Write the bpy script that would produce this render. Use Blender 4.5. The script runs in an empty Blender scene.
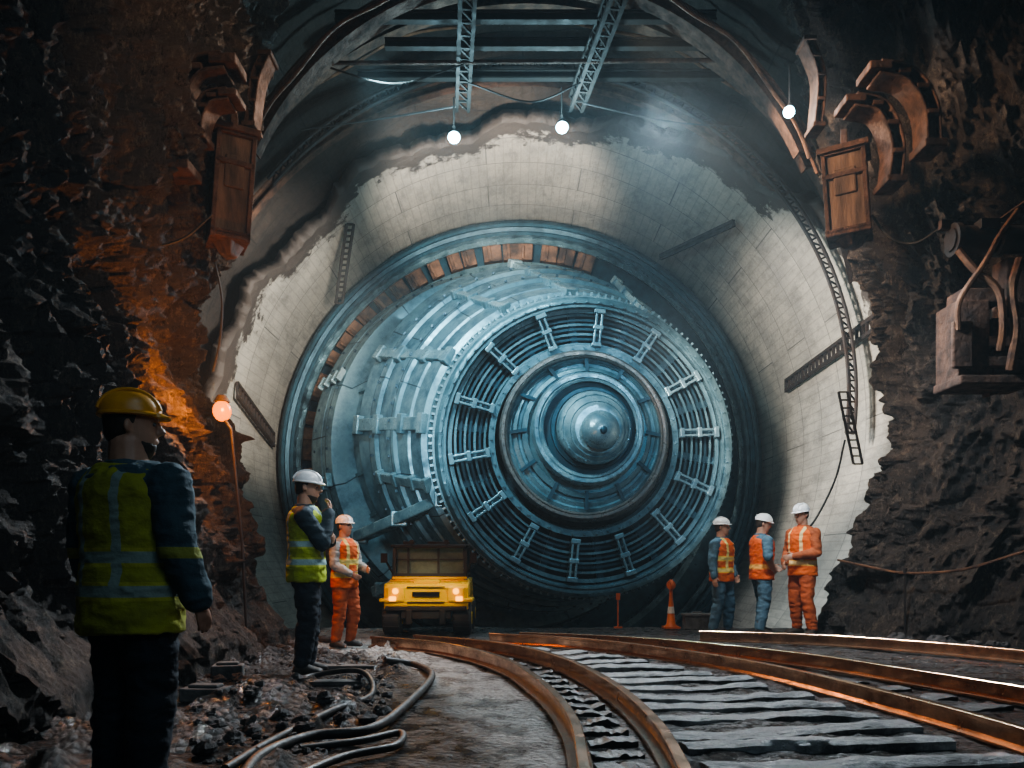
import bpy, bmesh, math, random, time
from math import sin, cos, pi, radians, sqrt, atan2
from mathutils import Vector, Matrix, noise
random.seed(7)
F=850.0; HX=512.0; HY=561.0; CH=1.0
scene=bpy.context.scene
V=Vector
def W(px,py,Y):            # measured point at depth Y
    return V(((px-HX)*Y/F, Y, CH+(HY-py)*Y/F))
def G(px,py,z=0.0):        # measured point on a level of height z
    Y=(CH-z)*F/(py-HY); return V(((px-HX)*Y/F, Y, z))

# ---------------------------------------------------------------- materials
def new_mat(name):
    m=bpy.data.materials.new(name); m.use_nodes=True
    nt=m.node_tree; b=nt.nodes['Principled BSDF']; return m,nt,b
def mixc(nt,fac,a,b,blend='MIX'):
    n=nt.nodes.new('ShaderNodeMix'); n.data_type='RGBA'; n.blend_type=blend
    for sock,val in ((n.inputs[0],fac),(n.inputs[6],a),(n.inputs[7],b)):
        if isinstance(val,(int,float)): sock.default_value=val
        elif isinstance(val,tuple): sock.default_value=(*val,1) if len(val)==3 else val
        else: nt.links.new(val,sock)
    return n.outputs[2]
def math_n(nt,op,a,b=None,clamp=False):
    n=nt.nodes.new('ShaderNodeMath'); n.operation=op; n.use_clamp=clamp
    for i,val in enumerate((a,b)):
        if val is None: continue
        if isinstance(val,(int,float)): n.inputs[i].default_value=val
        else: nt.links.new(val,n.inputs[i])
    return n.outputs[0]
def noise_n(nt,co,scale,detail=6,rough=.6,stretch=None):
    if stretch:
        mp=nt.nodes.new('ShaderNodeMapping'); mp.inputs['Scale'].default_value=stretch
        nt.links.new(co,mp.inputs[0]); co=mp.outputs[0]
    n=nt.nodes.new('ShaderNodeTexNoise'); n.inputs['Scale'].default_value=scale
    n.inputs['Detail'].default_value=detail; n.inputs['Roughness'].default_value=rough
    nt.links.new(co,n.inputs['Vector']); return n.outputs[0]
def ramp(nt,fac,p0,p1,o0=0,o1=1):
    n=nt.nodes.new('ShaderNodeMapRange'); n.inputs[1].default_value=p0; n.inputs[2].default_value=p1
    n.inputs[3].default_value=o0; n.inputs[4].default_value=o1
    nt.links.new(fac,n.inputs[0]); return n.outputs[0]
def bump(nt,b,h,strength,dist=.05):
    n=nt.nodes.new('ShaderNodeBump'); n.inputs['Strength'].default_value=strength
    n.inputs['Distance'].default_value=dist
    nt.links.new(h,n.inputs['Height']); nt.links.new(n.outputs[0],b.inputs['Normal'])
def coord(nt,kind='Object'):
    return nt.nodes.new('ShaderNodeTexCoord').outputs[kind]
def pbr(name,c1,c2=None,scale=4,rough=.6,metal=0,bs=.3,bd=.02,bscale=30,emis=None,es=0,stretch=None,lo=.35,hi=.65,rvar=.15):
    m,nt,b=new_mat(name); co=coord(nt)
    c2=c2 or tuple(x*.6 for x in c1)
    f=ramp(nt,noise_n(nt,co,scale,8,.62,stretch),lo,hi)
    nt.links.new(mixc(nt,f,c1,c2),b.inputs['Base Color'])
    nt.links.new(ramp(nt,f,0,1,max(.05,rough-rvar),min(1,rough+rvar)),b.inputs['Roughness'])
    b.inputs['Metallic'].default_value=metal
    if bs>0: bump(nt,b,noise_n(nt,co,bscale,8,.65,stretch),bs,bd)
    if emis: b.inputs['Emission Color'].default_value=(*emis,1); b.inputs['Emission Strength'].default_value=es
    return m

M_steel=pbr('steel_blue',(.16,.265,.30),(.04,.09,.11),2.6,.36,.45,.3,.012,30)
M_steel_l=pbr('steel_pale',(.33,.44,.46),(.10,.18,.215),3,.32,.45,.3,.012,40)
M_clamp=pbr('clamp_steel',(.22,.33,.36),(.08,.14,.17),3,.36,.45,.3,.012,40)
M_steel_d=pbr('steel_dark',(.028,.070,.093),(.010,.028,.04),3,.42,.45,.3,.01,30)
M_ringd=pbr('shield_steel_dark',(.028,.095,.135),(.011,.042,.063),3,.42,.4,.3,.01,30)
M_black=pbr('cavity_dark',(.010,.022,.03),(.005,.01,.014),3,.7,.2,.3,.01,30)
M_bronze=pbr('bronze_ring',(.34,.27,.235),(.13,.115,.11),4,.36,.65,.25,.01,40)
M_rust=pbr('rusted_steel',(.105,.050,.028),(.03,.018,.014),5,.85,.1,.9,.05,10)
M_rustb=pbr('rust_orange',(.20,.09,.04),(.06,.03,.02),5,.65,.3,.6,.03,18)
M_seg=pbr('segment_rust',(.28,.13,.06),(.06,.035,.024),2,.6,.2,.6,.03,14,lo=.4,hi=.6)
M_iron=pbr('dark_iron',(.022,.021,.022),(.035,.02,.014),5,.7,.3,.4,.015,25)
M_wood=pbr('weathered_timber',(.14,.080,.046),(.035,.024,.018),6,.8,0,.9,.03,14,stretch=(1,1,.2))
M_rubber=pbr('rubber',(.02,.02,.022),(.035,.033,.03),6,.6,0,.3,.01,30)
M_hose=pbr('muddy_hose',(.065,.058,.052),(.025,.022,.02),8,.5,0,.4,.01,30)
M_stone=pbr('rubble_stone',(.10,.09,.085),(.03,.03,.032),5,.8,0,.9,.04,12)
M_block=pbr('concrete_block',(.13,.125,.12),(.05,.05,.048),6,.85,0,.6,.015,24)
M_yellow=pbr('yellow_paint',(.98,.60,.02),(.85,.45,.015),3,.35,.0,.15,.005,30,lo=.5,hi=.75)
M_orange=pbr('orange_plastic',(.75,.16,.02),(.5,.1,.015),5,.5,0,.15,.005,30)
M_glass=pbr('cab_glass',(.20,.24,.20),(.07,.10,.09),3,.25,0,0)
M_white=pbr('pale_paint',(.7,.68,.62),(.5,.48,.42),6,.5,0,.1,.005,30)
M_beam=pbr('galvanised_beam',(.016,.015,.014),(.020,.013,.009),4,.8,.1,.3,.01,25)
M_lampw=pbr('lamp_cool_glass',(.02,.03,.03),rough=.3,emis=(.30,.80,1),es=60,bs=0)
M_lampo=pbr('lamp_warm_glass',(.02,.01,.005),rough=.3,emis=(1,.19,.006),es=3.2,bs=0)
M_lampy=pbr('lamp_amber_glass',(.3,.15,.05),rough=.3,emis=(1,.40,.05),es=4,bs=0)
M_rail=pbr('rail_steel',(.70,.44,.28),(.26,.14,.08),6,.20,.85,.2,.005,30,rvar=.08)
M_sleeper=pbr('worn_sleeper',(.40,.41,.41),(.08,.08,.08),3.4,.34,0,1.0,.05,8,stretch=(1,1.4,1),lo=.44,hi=.62)
M_sleeper_d=pbr('oily_sleeper',(.06,.053,.048),(.025,.023,.022),5,.42,0,.8,.03,14)

def rock_mat():
    m,nt,b=new_mat('rock_face'); co=coord(nt)
    f=ramp(nt,noise_n(nt,co,1.3,10,.65),.35,.65)
    c=mixc(nt,f,(.145,.112,.092),(.066,.060,.058))
    f2=ramp(nt,noise_n(nt,co,9,12,.85,(1,1,.5)),.52,.59)
    c=mixc(nt,math_n(nt,'MULTIPLY',f2,.8),c,(.30,.23,.175))
    f3=ramp(nt,noise_n(nt,co,10,12,.85,(1,1,.5)),.47,.40)
    c=mixc(nt,math_n(nt,'MULTIPLY',f3,.9),c,(.016,.015,.016))
    nt.links.new(c,b.inputs['Base Color']); b.inputs['Roughness'].default_value=.75
    b.inputs['Specular IOR Level'].default_value=.3
    h=math_n(nt,'ADD',noise_n(nt,co,5,15,.85,(1,1,.5)),math_n(nt,'MULTIPLY',noise_n(nt,co,24,10,.85),.6))
    bump(nt,b,h,1.0,.34); return m
M_rock=rock_mat()
def concrete_mat(name,ca,cb,line,rough,bs,edge=False):
    m,nt,b=new_mat(name); uv=coord(nt,'UV'); co=coord(nt)
    br=nt.nodes.new('ShaderNodeTexBrick'); br.inputs['Scale'].default_value=1
    br.inputs['Brick Width'].default_value=4.4; br.inputs['Row Height'].default_value=1.15
    br.inputs['Mortar Size'].default_value=.014; br.inputs['Mortar Smooth'].default_value=.3
    br.inputs['Color1'].default_value=(*ca,1); br.inputs['Color2'].default_value=(*tuple(x*.84 for x in ca),1)
    br.inputs['Mortar'].default_value=(*line,1)
    nt.links.new(uv,br.inputs['Vector'])
    f=ramp(nt,noise_n(nt,co,.8,10,.72),.38,.70)
    c=mixc(nt,math_n(nt,'MULTIPLY',f,.8),br.outputs[0],cb)
    f3=ramp(nt,noise_n(nt,co,3.2,12,.8,(1,.3,1)),.47,.68)
    c=mixc(nt,math_n(nt,'MULTIPLY',f3,.7),c,tuple(x*.45 for x in cb))
    wv=nt.nodes.new('ShaderNodeTexWave'); wv.bands_direction='X'; wv.inputs['Scale'].default_value=1.6; wv.inputs['Distortion'].default_value=.6; wv.inputs['Detail'].default_value=3; nt.links.new(uv,wv.inputs['Vector'])
    c=mixc(nt,math_n(nt,'MULTIPLY',ramp(nt,wv.outputs[1],.0,.09,1,0),.45),c,tuple(x*.4 for x in ca))
    h=math_n(nt,'ADD',noise_n(nt,co,6,10,.7),math_n(nt,'MULTIPLY',br.outputs[1],-.25))
    if edge:
        at=nt.nodes.new('ShaderNodeAttribute'); at.attribute_name='edge'
        e=math_n(nt,'ADD',at.outputs['Fac'],math_n(nt,'MULTIPLY',math_n(nt,'SUBTRACT',noise_n(nt,co,2.2,12,.75),.5),2.4))
        e=ramp(nt,e,.46,.60)
        c=mixc(nt,e,c,(.055,.043,.036)); h=math_n(nt,'SUBTRACT',h,math_n(nt,'MULTIPLY',e,.5))
    nt.links.new(c,b.inputs['Base Color']); b.inputs['Roughness'].default_value=rough
    bump(nt,b,h,bs,.08); return m
M_conc=concrete_mat('segment_concrete',(.50,.46,.39),(.25,.235,.215),(.10,.098,.094),.6,.6,True)
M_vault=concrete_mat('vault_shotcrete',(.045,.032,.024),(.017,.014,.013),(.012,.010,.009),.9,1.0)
def plate_mat():
    m,nt,b=new_mat('steel_plating'); uv=coord(nt,'UV'); co=coord(nt)
    br=nt.nodes.new('ShaderNodeTexBrick'); br.inputs['Scale'].default_value=1
    br.inputs['Brick Width'].default_value=1.9; br.inputs['Row Height'].default_value=.8; br.inputs['Mortar Size'].default_value=.014
    br.inputs['Color1'].default_value=(.22,.335,.37,1); br.inputs['Color2'].default_value=(.12,.21,.25,1); br.inputs['Mortar'].default_value=(.015,.03,.04,1)
    nt.links.new(uv,br.inputs['Vector'])
    f=ramp(nt,noise_n(nt,co,2.0,10,.7),.42,.64)
    c=mixc(nt,math_n(nt,'MULTIPLY',f,.85),br.outputs[0],(.035,.075,.10)); nt.links.new(c,b.inputs['Base Color'])
    b.inputs['Metallic'].default_value=.45; nt.links.new(ramp(nt,f,0,1,.28,.6),b.inputs['Roughness'])
    h=math_n(nt,'ADD',math_n(nt,'MULTIPLY',br.outputs[1],-.8),math_n(nt,'MULTIPLY',noise_n(nt,co,24,6,.7),.2))
    bump(nt,b,h,.6,.025); return m
M_plate=plate_mat()
def floor_mat():
    m,nt,b=new_mat('gravel_ground'); co=coord(nt)
    at=nt.nodes.new('ShaderNodeAttribute'); at.attribute_name='path'
    f=ramp(nt,noise_n(nt,co,3,10,.75),.35,.65)
    c=mixc(nt,f,(.085,.078,.073),(.024,.023,.025))
    v=nt.nodes.new('ShaderNodeTexVoronoi'); v.inputs['Scale'].default_value=22; nt.links.new(co,v.inputs['Vector'])
    sep=nt.nodes.new('ShaderNodeSeparateColor'); nt.links.new(v.outputs[1],sep.inputs[0])
    c=mixc(nt,math_n(nt,'MULTIPLY',ramp(nt,sep.outputs[0],.55,1),.7),c,(.19,.175,.16))
    f2=ramp(nt,noise_n(nt,co,6.5,14,.95),.42,.50)
    pf=math_n(nt,'MULTIPLY',at.outputs['Fac'],f2)
    c=mixc(nt,pf,c,(.62,.61,.58))
    nt.links.new(c,b.inputs['Base Color'])
    nt.links.new(ramp(nt,noise_n(nt,co,3.2,8,.7),.38,.62,.10,.6),b.inputs['Roughness'])
    h=math_n(nt,'ADD',noise_n(nt,co,9,14,.85),math_n(nt,'MULTIPLY',v.outputs[0],-.9))
    bump(nt,b,h,1.0,.10); return m
M_floor=floor_mat()

# ---------------------------------------------------------------- mesh builder
class B:
    def __init__(s): s.v=[]; s.f=[]; s.uv={}
    def add(s,vs,fs):
        o=len(s.v); s.v+= [V(p) for p in vs]; s.f+=[tuple(i+o for i in f) for f in fs]; return s
    def box(s,c,size,R=None):
        c=V(c); R=R or Matrix.Identity(3); x,y,z=[k/2 for k in size]
        P=[V((a*x,b_*y,d*z)) for a in(-1,1) for b_ in(-1,1) for d in(-1,1)]
        return s.add([c+R@p for p in P],[(0,1,3,2),(4,6,7,5),(0,4,5,1),(2,3,7,6),(0,2,6,4),(1,5,7,3)])
    def beam(s,p0,p1,w,h,up=V((0,0,1))):
        p0=V(p0);p1=V(p1); d=(p1-p0); L=d.length; d.normalize(); up=V(up)
        if abs(d.dot(up))>.98: up=V((0,1,0))
        a=d.cross(up).normalized(); u=a.cross(d).normalized()
        R=Matrix((a,d,u)).transposed()
        return s.box((p0+p1)/2,(w,L,h),R)
    def loft(s,secs,seg=16,caps=True):
        vs=[];fs=[]
        for c,u,v in secs:
            for i in range(seg):
                a=2*pi*i/seg; vs.append(V(c)+V(u)*cos(a)+V(v)*sin(a))
        n=len(secs)
        for j in range(n-1):
            for i in range(seg):
                k=(i+1)%seg; fs.append((j*seg+i,j*seg+k,(j+1)*seg+k,(j+1)*seg+i))
        if caps:
            fs.append(tuple(reversed(range(seg)))); fs.append(tuple((n-1)*seg+i for i in range(seg)))
        return s.add(vs,fs)
    def tube(s,pts,r,seg=8,caps=True):
        pts=[V(p) for p in pts]; n=len(pts)
        rr=r if isinstance(r,(list,tuple)) else [r]*n
        secs=[]; ref=None
        for i,p in enumerate(pts):
            d=(pts[min(i+1,n-1)]-pts[max(i-1,0)])
            if d.length<1e-9: d=V((0,0,1))
            d.normalize()
            if ref is None:
                ref=V((0,0,1)) if abs(d.z)<.9 else V((1,0,0))
            u=(ref-d*ref.dot(d)); u.normalize(); ref=u; v=d.cross(u)
            secs.append((p,u*rr[i],v*rr[i]))
        return s.loft(secs,seg,caps)
    def ell(s,c,rx,ry,rz,seg=14,rings=9,R=None):
        secs=[];R=R or Matrix.Identity(3); c=V(c)
        for j in range(rings+1):
            t=-pi/2+pi*(j+.02)/(rings+.04); 
            secs.append((c+R@V((0,0,rz*sin(t))),R@V((rx*cos(t),0,0)),R@V((0,ry*cos(t),0))))
        return s.loft(secs,seg)
    def capsule(s,p0,p1,r0,r1,seg=14):
        p0=V(p0);p1=V(p1);d=(p1-p0).normalized()
        P=[];Rr=[]
        for k in (-90,-60,-30,0): P.append(p0+d*r0*sin(radians(k))); Rr.append(max(r0*cos(radians(k)),.002))
        for k in (0,30,60,90): P.append(p1+d*r1*sin(radians(k))); Rr.append(max(r1*cos(radians(k)),.002))
        return s.tube(P,Rr,seg)
    def sweep(s,pts,prof,caps=True):
        pts=[V(p) for p in pts]; n=len(pts); m=len(prof); vs=[];fs=[]
        for i,p in enumerate(pts):
            d=pts[min(i+1,n-1)]-pts[max(i-1,0)]; d.z=0; d.normalize(); a=V((d.y,-d.x,0))
            for q in prof: vs.append(p+a*q[0]+V((0,0,q[1])))
        for i in range(n-1):
            for k in range(m):
                l=(k+1)%m; fs.append((i*m+k,i*m+l,(i+1)*m+l,(i+1)*m+k))
        fs.append(tuple(reversed(range(m)))); fs.append(tuple((n-1)*m+k for k in range(m)))
        return s.add(vs,fs)
def spline(P,n=10):
    P=[V(p) for p in P]; Q=[P[0]*2-P[1]]+P+[P[-1]*2-P[-2]]; out=[]
    for i in range(1,len(Q)-2):
        a,b,c,d=Q[i-1],Q[i],Q[i+1],Q[i+2]
        for k in range(n):
            t=k/n; out.append(.5*((2*b)+(c-a)*t+(2*a-5*b+4*c-d)*t*t+(3*b-a-3*c+d)*t**3))
    out.append(P[-1]); return out
col=scene.collection
def fixn(me):
    bm=bmesh.new(); bm.from_mesh(me); bmesh.ops.recalc_face_normals(bm,faces=bm.faces); bm.to_mesh(me); bm.free()
def mk(name,b,mat,parent=None,label=None,cat=None,smooth=False,bevel=0,origin=None,local=False,kind=None,group=None):
    if parent is None and origin is None and not local:
        xs=[p.x for p in b.v];ys=[p.y for p in b.v];zs=[p.z for p in b.v]
        origin=V(((min(xs)+max(xs))/2,(min(ys)+max(ys))/2,min(zs)))
    off=V((0,0,0))
    if not local:
        if parent:
            off=parent.location.copy()
            if parent.parent: off=off+parent.parent.location
        else: off=V(origin)
    me=bpy.data.meshes.new(name); me.from_pydata([tuple(p-off) for p in b.v],[],b.f); me.update()
    if b.uv:
        l=me.uv_layers.new(name='UVMap')
        for lp in me.loops: l.data[lp.index].uv=b.uv.get(lp.vertex_index,(0,0))
    fixn(me)
    if smooth:
        me.shade_smooth()
        try: me.set_sharp_from_angle(angle=radians(38))
        except Exception: pass
    me.materials.append(mat)
    o=bpy.data.objects.new(name,me); col.objects.link(o)
    if parent: o.parent=parent
    elif not local: o.location=off
    if bevel:
        md=o.modifiers.new('bevel','BEVEL'); md.width=bevel; md.segments=2; md.limit_method='ANGLE'
    if label: o['label']=label
    if cat: o['category']=cat
    if kind: o['kind']=kind
    if group: o['group']=group
    return o
def empty(name,loc,label,cat,group=None):
    o=bpy.data.objects.new(name,None); o.location=V(loc); o.empty_display_size=.2; col.objects.link(o)
    o['label']=label; o['category']=cat
    if group: o['group']=group
    return o

# ---------------------------------------------------------------- people (baked first, while the scene is still empty)
def baked(b,mat,name,voxel,smooth=3,wr=0,seed=0):
    me=bpy.data.meshes.new(name); me.from_pydata([tuple(p) for p in b.v],[],b.f); me.update(); fixn(me)
    o=bpy.data.objects.new('tmp',me); col.objects.link(o)
    m=o.modifiers.new('r','REMESH'); m.mode='VOXEL'; m.voxel_size=voxel
    s=o.modifiers.new('s','SMOOTH'); s.iterations=smooth; s.factor=.5
    dg=bpy.context.evaluated_depsgraph_get()
    me2=bpy.data.meshes.new_from_object(o.evaluated_get(dg)); bpy.data.objects.remove(o); bpy.data.meshes.remove(me)
    if wr:
        nv_=len(me2.vertices); cs=[0.0]*(nv_*3); me2.vertices.foreach_get('co',cs)
        ns=[0.0]*(nv_*3); me2.vertices.foreach_get('normal',ns)
        for i in range(nv_):
            x,y,z=cs[3*i:3*i+3]; n=(noise.noise((x*8,y*8,z*18+seed))*.5+(.5-abs(noise.noise((x*13+z*6,y*13,z*20+seed))))*.6-.2)*wr
            cs[3*i]+=ns[3*i]*n; cs[3*i+1]+=ns[3*i+1]*n; cs[3*i+2]+=ns[3*i+2]*n
        me2.vertices.foreach_set('co',cs); me2.update()
    me2.shade_smooth(); me2.materials.clear(); me2.materials.append(mat); me2.name=name
    return me2
M_skin=pbr('skin',(.50,.28,.19),(.38,.20,.13),8,.5,0,.1,.003,60)
M_hair=pbr('dark_hair',(.025,.018,.013),(.05,.035,.025),40,.6,0,.5,.004,120)
M_eye=pbr('eye_dark',(.05,.04,.035),(.3,.3,.3),80,.2,0,0)
M_boot=pbr('work_boot',(.05,.035,.025),(.025,.02,.018),10,.6,0,.3,.005,50)
def cloth(name,c,stripes=None,sc=(.75,.78,.72),edge=None,braces=False):
    m,nt,b=new_mat(name); co=coord(nt)
    f=ramp(nt,noise_n(nt,co,7,6,.6),.3,.7); base=mixc(nt,f,c,tuple(x*.55 for x in c))
    sp=nt.nodes.new('ShaderNodeSeparateXYZ'); nt.links.new(co,sp.inputs[0]); z=sp.outputs[2]; x=sp.outputs[0]
    def band(v,c0,w): return math_n(nt,'LESS_THAN',math_n(nt,'ABSOLUTE',math_n(nt,'SUBTRACT',v,c0)),w)
    if stripes:
        if edge:
            m_=None
            for z0 in stripes:
                k=band(z,z0,.042); m_=k if m_ is None else math_n(nt,'MAXIMUM',m_,k)
            base=mixc(nt,m_,base,edge)
        m_=None
        for z0 in stripes:
            k=band(z,z0,.025); m_=k if m_ is None else math_n(nt,'MAXIMUM',m_,k)
        if braces:
            k=math_n(nt,'MULTIPLY',band(math_n(nt,'ABSOLUTE',x),.105,.022),math_n(nt,'GREATER_THAN',z,stripes[0]))
            m_=math_n(nt,'MAXIMUM',m_,k)
        base=mixc(nt,m_,base,sc)
    nt.links.new(base,b.inputs['Base Color']); b.inputs['Roughness'].default_value=.8
    bump(nt,b,math_n(nt,'ADD',noise_n(nt,co,60,5,.6),math_n(nt,'MULTIPLY',noise_n(nt,co,9,4,.5,(1,1,2)),3)),.5,.008); return m
MV_y=cloth('vest_yellow',(.50,.60,.03),(1.0,1.16),(.36,.52,.52),(.62,.68,.08),True)
MV_y2=cloth('vest_yellow_dim',(.44,.46,.035),(.93,1.08),(.28,.37,.34),(.48,.48,.05),True)  # darker copy of the yellow vest, low light put into its colours
MV_o=cloth('vest_orange',(.86,.15,.015),(1.0,1.18),(.72,.60,.20),(.85,.50,.05),True)
MV_o2=cloth('vest_orange_plain',(.88,.14,.015),(1.02,),(.80,.42,.10),(.8,.3,.05))
MV_o3=cloth('vest_orange_banded',(.90,.16,.015),(1.0,),(.82,.62,.30),(.85,.45,.08),True)
MJ_blue=cloth('jacket_teal',(.07,.13,.165),(1.10,),(.30,.32,.05))
MJ_dark=cloth('jacket_navy',(.035,.065,.085))
MJ_grey=cloth('shirt_grey',(.46,.45,.42))
MJ_blue2=cloth('shirt_blue',(.09,.19,.26))
MJ_or=cloth('shirt_orange',(.48,.12,.035))
MT_dark=cloth('trousers_navy',(.02,.03,.045))
MT_jean=cloth('trousers_denim',(.08,.16,.22))
MT_or=cloth('trousers_orange',(.55,.11,.025))
MH_y=pbr('helmet_yellow',(.78,.36,.03),(.52,.23,.02),4,.35,0,0,rvar=.05)
MH_w=pbr('helmet_white',(.88,.90,.90),(.76,.79,.80),4,.3,0,0,rvar=.05)
def person(loc,yaw,label,arms,vest,jacket,trou,helm,head_yaw=0,head_pitch=0,scale=1.0,voxel=.011,legs=None,short=False,lean=0,beard=False,bulk=0,hem=.82):
    HR=Matrix.Rotation(head_yaw,3,'Z')@Matrix.Rotation(head_pitch,3,'X'); HP=V((0,.0,1.56))
    X=V((1,0,0));Yv=V((0,1,0));Zv=V((0,0,1)); hs_=1+bulk*2
    def H(p): return HP+HR@((V(p)-HP)*hs_)
    TS=[(.86,.0,.165,.115),(.94,.005,.172,.122),(1.04,.0,.152,.108),(1.12,-.005,.148,.105),(1.22,-.008,.165,.118),(1.32,-.005,.18,.125),(1.40,.0,.185,.115),(1.45,.008,.155,.09),(1.49,.01,.095,.068)]
    def torso(b,inf,z0=0,z1=9):
        b.loft([(V((0,cy,z)),X*(rx+inf+bulk),Yv*(ry+inf+bulk*.8)) for z,cy,rx,ry in TS if z0<=z<=z1],28)
    legs=legs or {1:((.11,-.03,.50),(.12,.0,.09),.15),-1:((-.11,-.02,.50),(-.13,.03,.09),-.2)}
    SH={1:V((.178+bulk,.005,1.405)),-1:V((-.178-bulk,.005,1.405))}
    k_=bulk*.45
    def arm(b,s,inf,full=True):
        inf=inf+k_; e,w=V(arms[s][0]),V(arms[s][1])
        b.capsule(SH[s],SH[s].lerp(e,.5),.060+inf,.052+inf); b.capsule(SH[s].lerp(e,.5),e,.052+inf,.043+inf)
        if full: b.capsule(e,e.lerp(w,.4),.043+inf,.041+inf); b.capsule(e.lerp(w,.4),w,.041+inf,.028+inf)
    def leg(b,s,inf,end=1.0):
        inf=inf+k_; k,a,fy=legs[s]; k=V(k);a=V(a);h=V((.092*s,0,.90))
        b.capsule(h,h.lerp(k,.5),.092+inf,.080+inf); b.capsule(h.lerp(k,.5),k,.080+inf,.062+inf)
        m=k.lerp(a,.35); e=k.lerp(a,end); b.capsule(k,m,.061+inf,.060+inf); b.capsule(m,e,.060+inf,.042+inf)
    def hand(b,s):
        e,w=V(arms[s][0]),V(arms[s][1]); d=(w-e).normalized()
        n=V(arms[s][2]) if len(arms[s])>2 else V((-s,0,0)); n=(n-d*n.dot(d)).normalized(); sd=d.cross(n)
        tdir=V((0,-1,.3))
        if sd.dot(tdir)<0: sd=-sd
        b.loft([(w+d*t,sd*a,n*c) for t,a,c in((-.02,.027,.022),(.01,.03,.02),(.05,.041,.019),(.09,.042,.016),(.105,.036,.012))],16)
        curl=arms[s][3] if len(arms[s])>3 else .5
        for k,(o_,L) in enumerate(((.033,.070),(.011,.080),(-.012,.075),(-.034,.058))):
            p=w+d*.085+sd*o_; P=[p]
            for q,fl in((.45,.4),(.3,.9),(.25,1.3)):
                a=curl*fl; p=p+(d*cos(a)+n*sin(a))*L*q*1.15; P.append(p)
            b.tube(P,[.0105,.0105,.0095,.008],8)
        p=w+d*.025+sd*.03; b.tube([p,p+(sd*.7+d*.6+n*.2)*.035,p+(sd*.75+d*1.1+n*.5)*.055],[.013,.011,.009],8)
    def foot(b,s,inf):
        k,a,fy=legs[s]; a=V(a); R=Matrix.Rotation(fy,3,'Z'); ax=R@X; fd=R@V((0,-1,0))
        b0=a.copy(); b0.z=0
        S=[(-.075,.03,.04,.035),(-.055,.045,.05,.045),(0,.05,.045,.055),(.06,.045,.046,.045),(.12,.035,.052,.036),(.165,.03,.045,.03),(.19,.025,.025,.02)]
        b.loft([(b0+fd*t+Zv*zc,ax*(rx+inf),Zv*(min(rz,zc)+inf*.3)) for t,zc,rx,rz in S],16)
        b.capsule(b0+Zv*.06,a+Zv*.03,.045+inf,.043+inf)
    b=B(); torso(b,0); b.capsule((0,.012,1.45),H((0,.01,1.60)),.062+k_,.056+k_)
    b.capsule(V((-.12,.005,1.42)),V((.12,.005,1.42)),.065,.065)
    hs=[(1.545,-.05,.026,.026),(1.56,-.042,.042,.045),(1.585,-.028,.055,.066),(1.62,-.012,.065,.086),(1.66,0,.073,.095),(1.71,.006,.077,.099),(1.745,.006,.068,.088),(1.77,.006,.045,.06),(1.785,.006,.015,.02)]
    b.loft([(H((0,cy,z)),HR@X*rx*hs_,HR@Yv*ry*hs_) for z,cy,rx,ry in hs],24)
    b.tube([H((0,-.090,1.695)),H((0,-.106,1.67)),H((0,-.122,1.648)),H((0,-.100,1.638))],[.010,.012,.017,.013],8)
    b.tube([H((-.045,-.078,1.695)),H((0,-.098,1.70)),H((.045,-.078,1.695))],[.008,.010,.008],8)
    b.tube([H((-.022,-.088,1.607)),H((0,-.101,1.608)),H((.022,-.088,1.607))],[.007,.010,.007],8)
    b.ell(H((0,-.074,1.563)),.024,.02,.018)
    for s in(1,-1): b.ell(H((s*.078,.012,1.66)),.012,.02,.032)
    for s in(1,-1): arm(b,s,0); hand(b,s); leg(b,s,0); foot(b,s,0)
    me=baked(b,M_skin,'person',min(voxel,.0085),2)
    o=bpy.data.objects.new('person',me)
    o.location=loc; o.rotation_euler=(0,lean,yaw); o.scale=(scale,)*3
    o['label']=label; o['category']='person'
    kids=[]
    def child(name,me_): c=bpy.data.objects.new(name,me_); c.parent=o; kids.append(c); return c
    b=B(); torso(b,.016,.86,1.5); b.capsule(V((-.12,.005,1.42)),V((.12,.005,1.42)),.078+k_,.078+k_)
    b.loft([(V((0,.012,1.44)),X*.10,Yv*.085),(H((0,.012,1.525)),X*(.073+k_),Yv*(.075+k_))],18)
    for s in(1,-1): arm(b,s,.015,not short)
    child('jacket' if not short else 'shirt',baked(b,jacket,'jacket',voxel,3,.020,1))
    b=B(); b.loft([(V((0,cy,z)),X*(rx+.018+bulk),Yv*(ry+.018+bulk*.8)) for z,cy,rx,ry in((.82,.0,.155,.11),(.88,0,.168,.118),(.96,0,.168,.12),(1.03,0,.15,.107))],24)
    for s in(1,-1): leg(b,s,.02,.97)
    child('trousers',baked(b,trou,'trousers',voxel,3,.024,5))
    VS=[(hem,0,.205,.152),(.94,0,.203,.155),(1.06,-.003,.190,.143),(1.2,-.006,.197,.150),(1.32,-.004,.207,.158),(1.40,0,.20,.148),(1.44,.004,.175,.125),(1.475,.008,.135,.10),(1.50,.01,.095,.085)]
    b=B(); b.loft([(V((0,cy,z)),X*(rx+bulk),Yv*(ry+bulk*.8)) for z,cy,rx,ry in VS],32)
    child('vest',baked(b,vest,'vest',voxel,2,.022,9))
    for s in(1,-1):
        b=B(); foot(b,s,.012); k,a,fy=legs[s]; b.capsule(V(a)+Zv*.0,V(a)+Zv*.08,.056,.058)
        child('boot',baked(b,M_boot,'boot',.011,2))
    b=B(); b.loft([(H((0,cy,z)),HR@X*rx*hs_,HR@Yv*ry*hs_) for z,cy,rx,ry in((1.60,.045,.045,.045),(1.63,.032,.070,.070),(1.67,.022,.081,.084),(1.71,.018,.083,.092),(1.735,.012,.08,.09))],20)
    child('hair',baked(b,M_hair,'hair',.009,1,.003,2))
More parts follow.
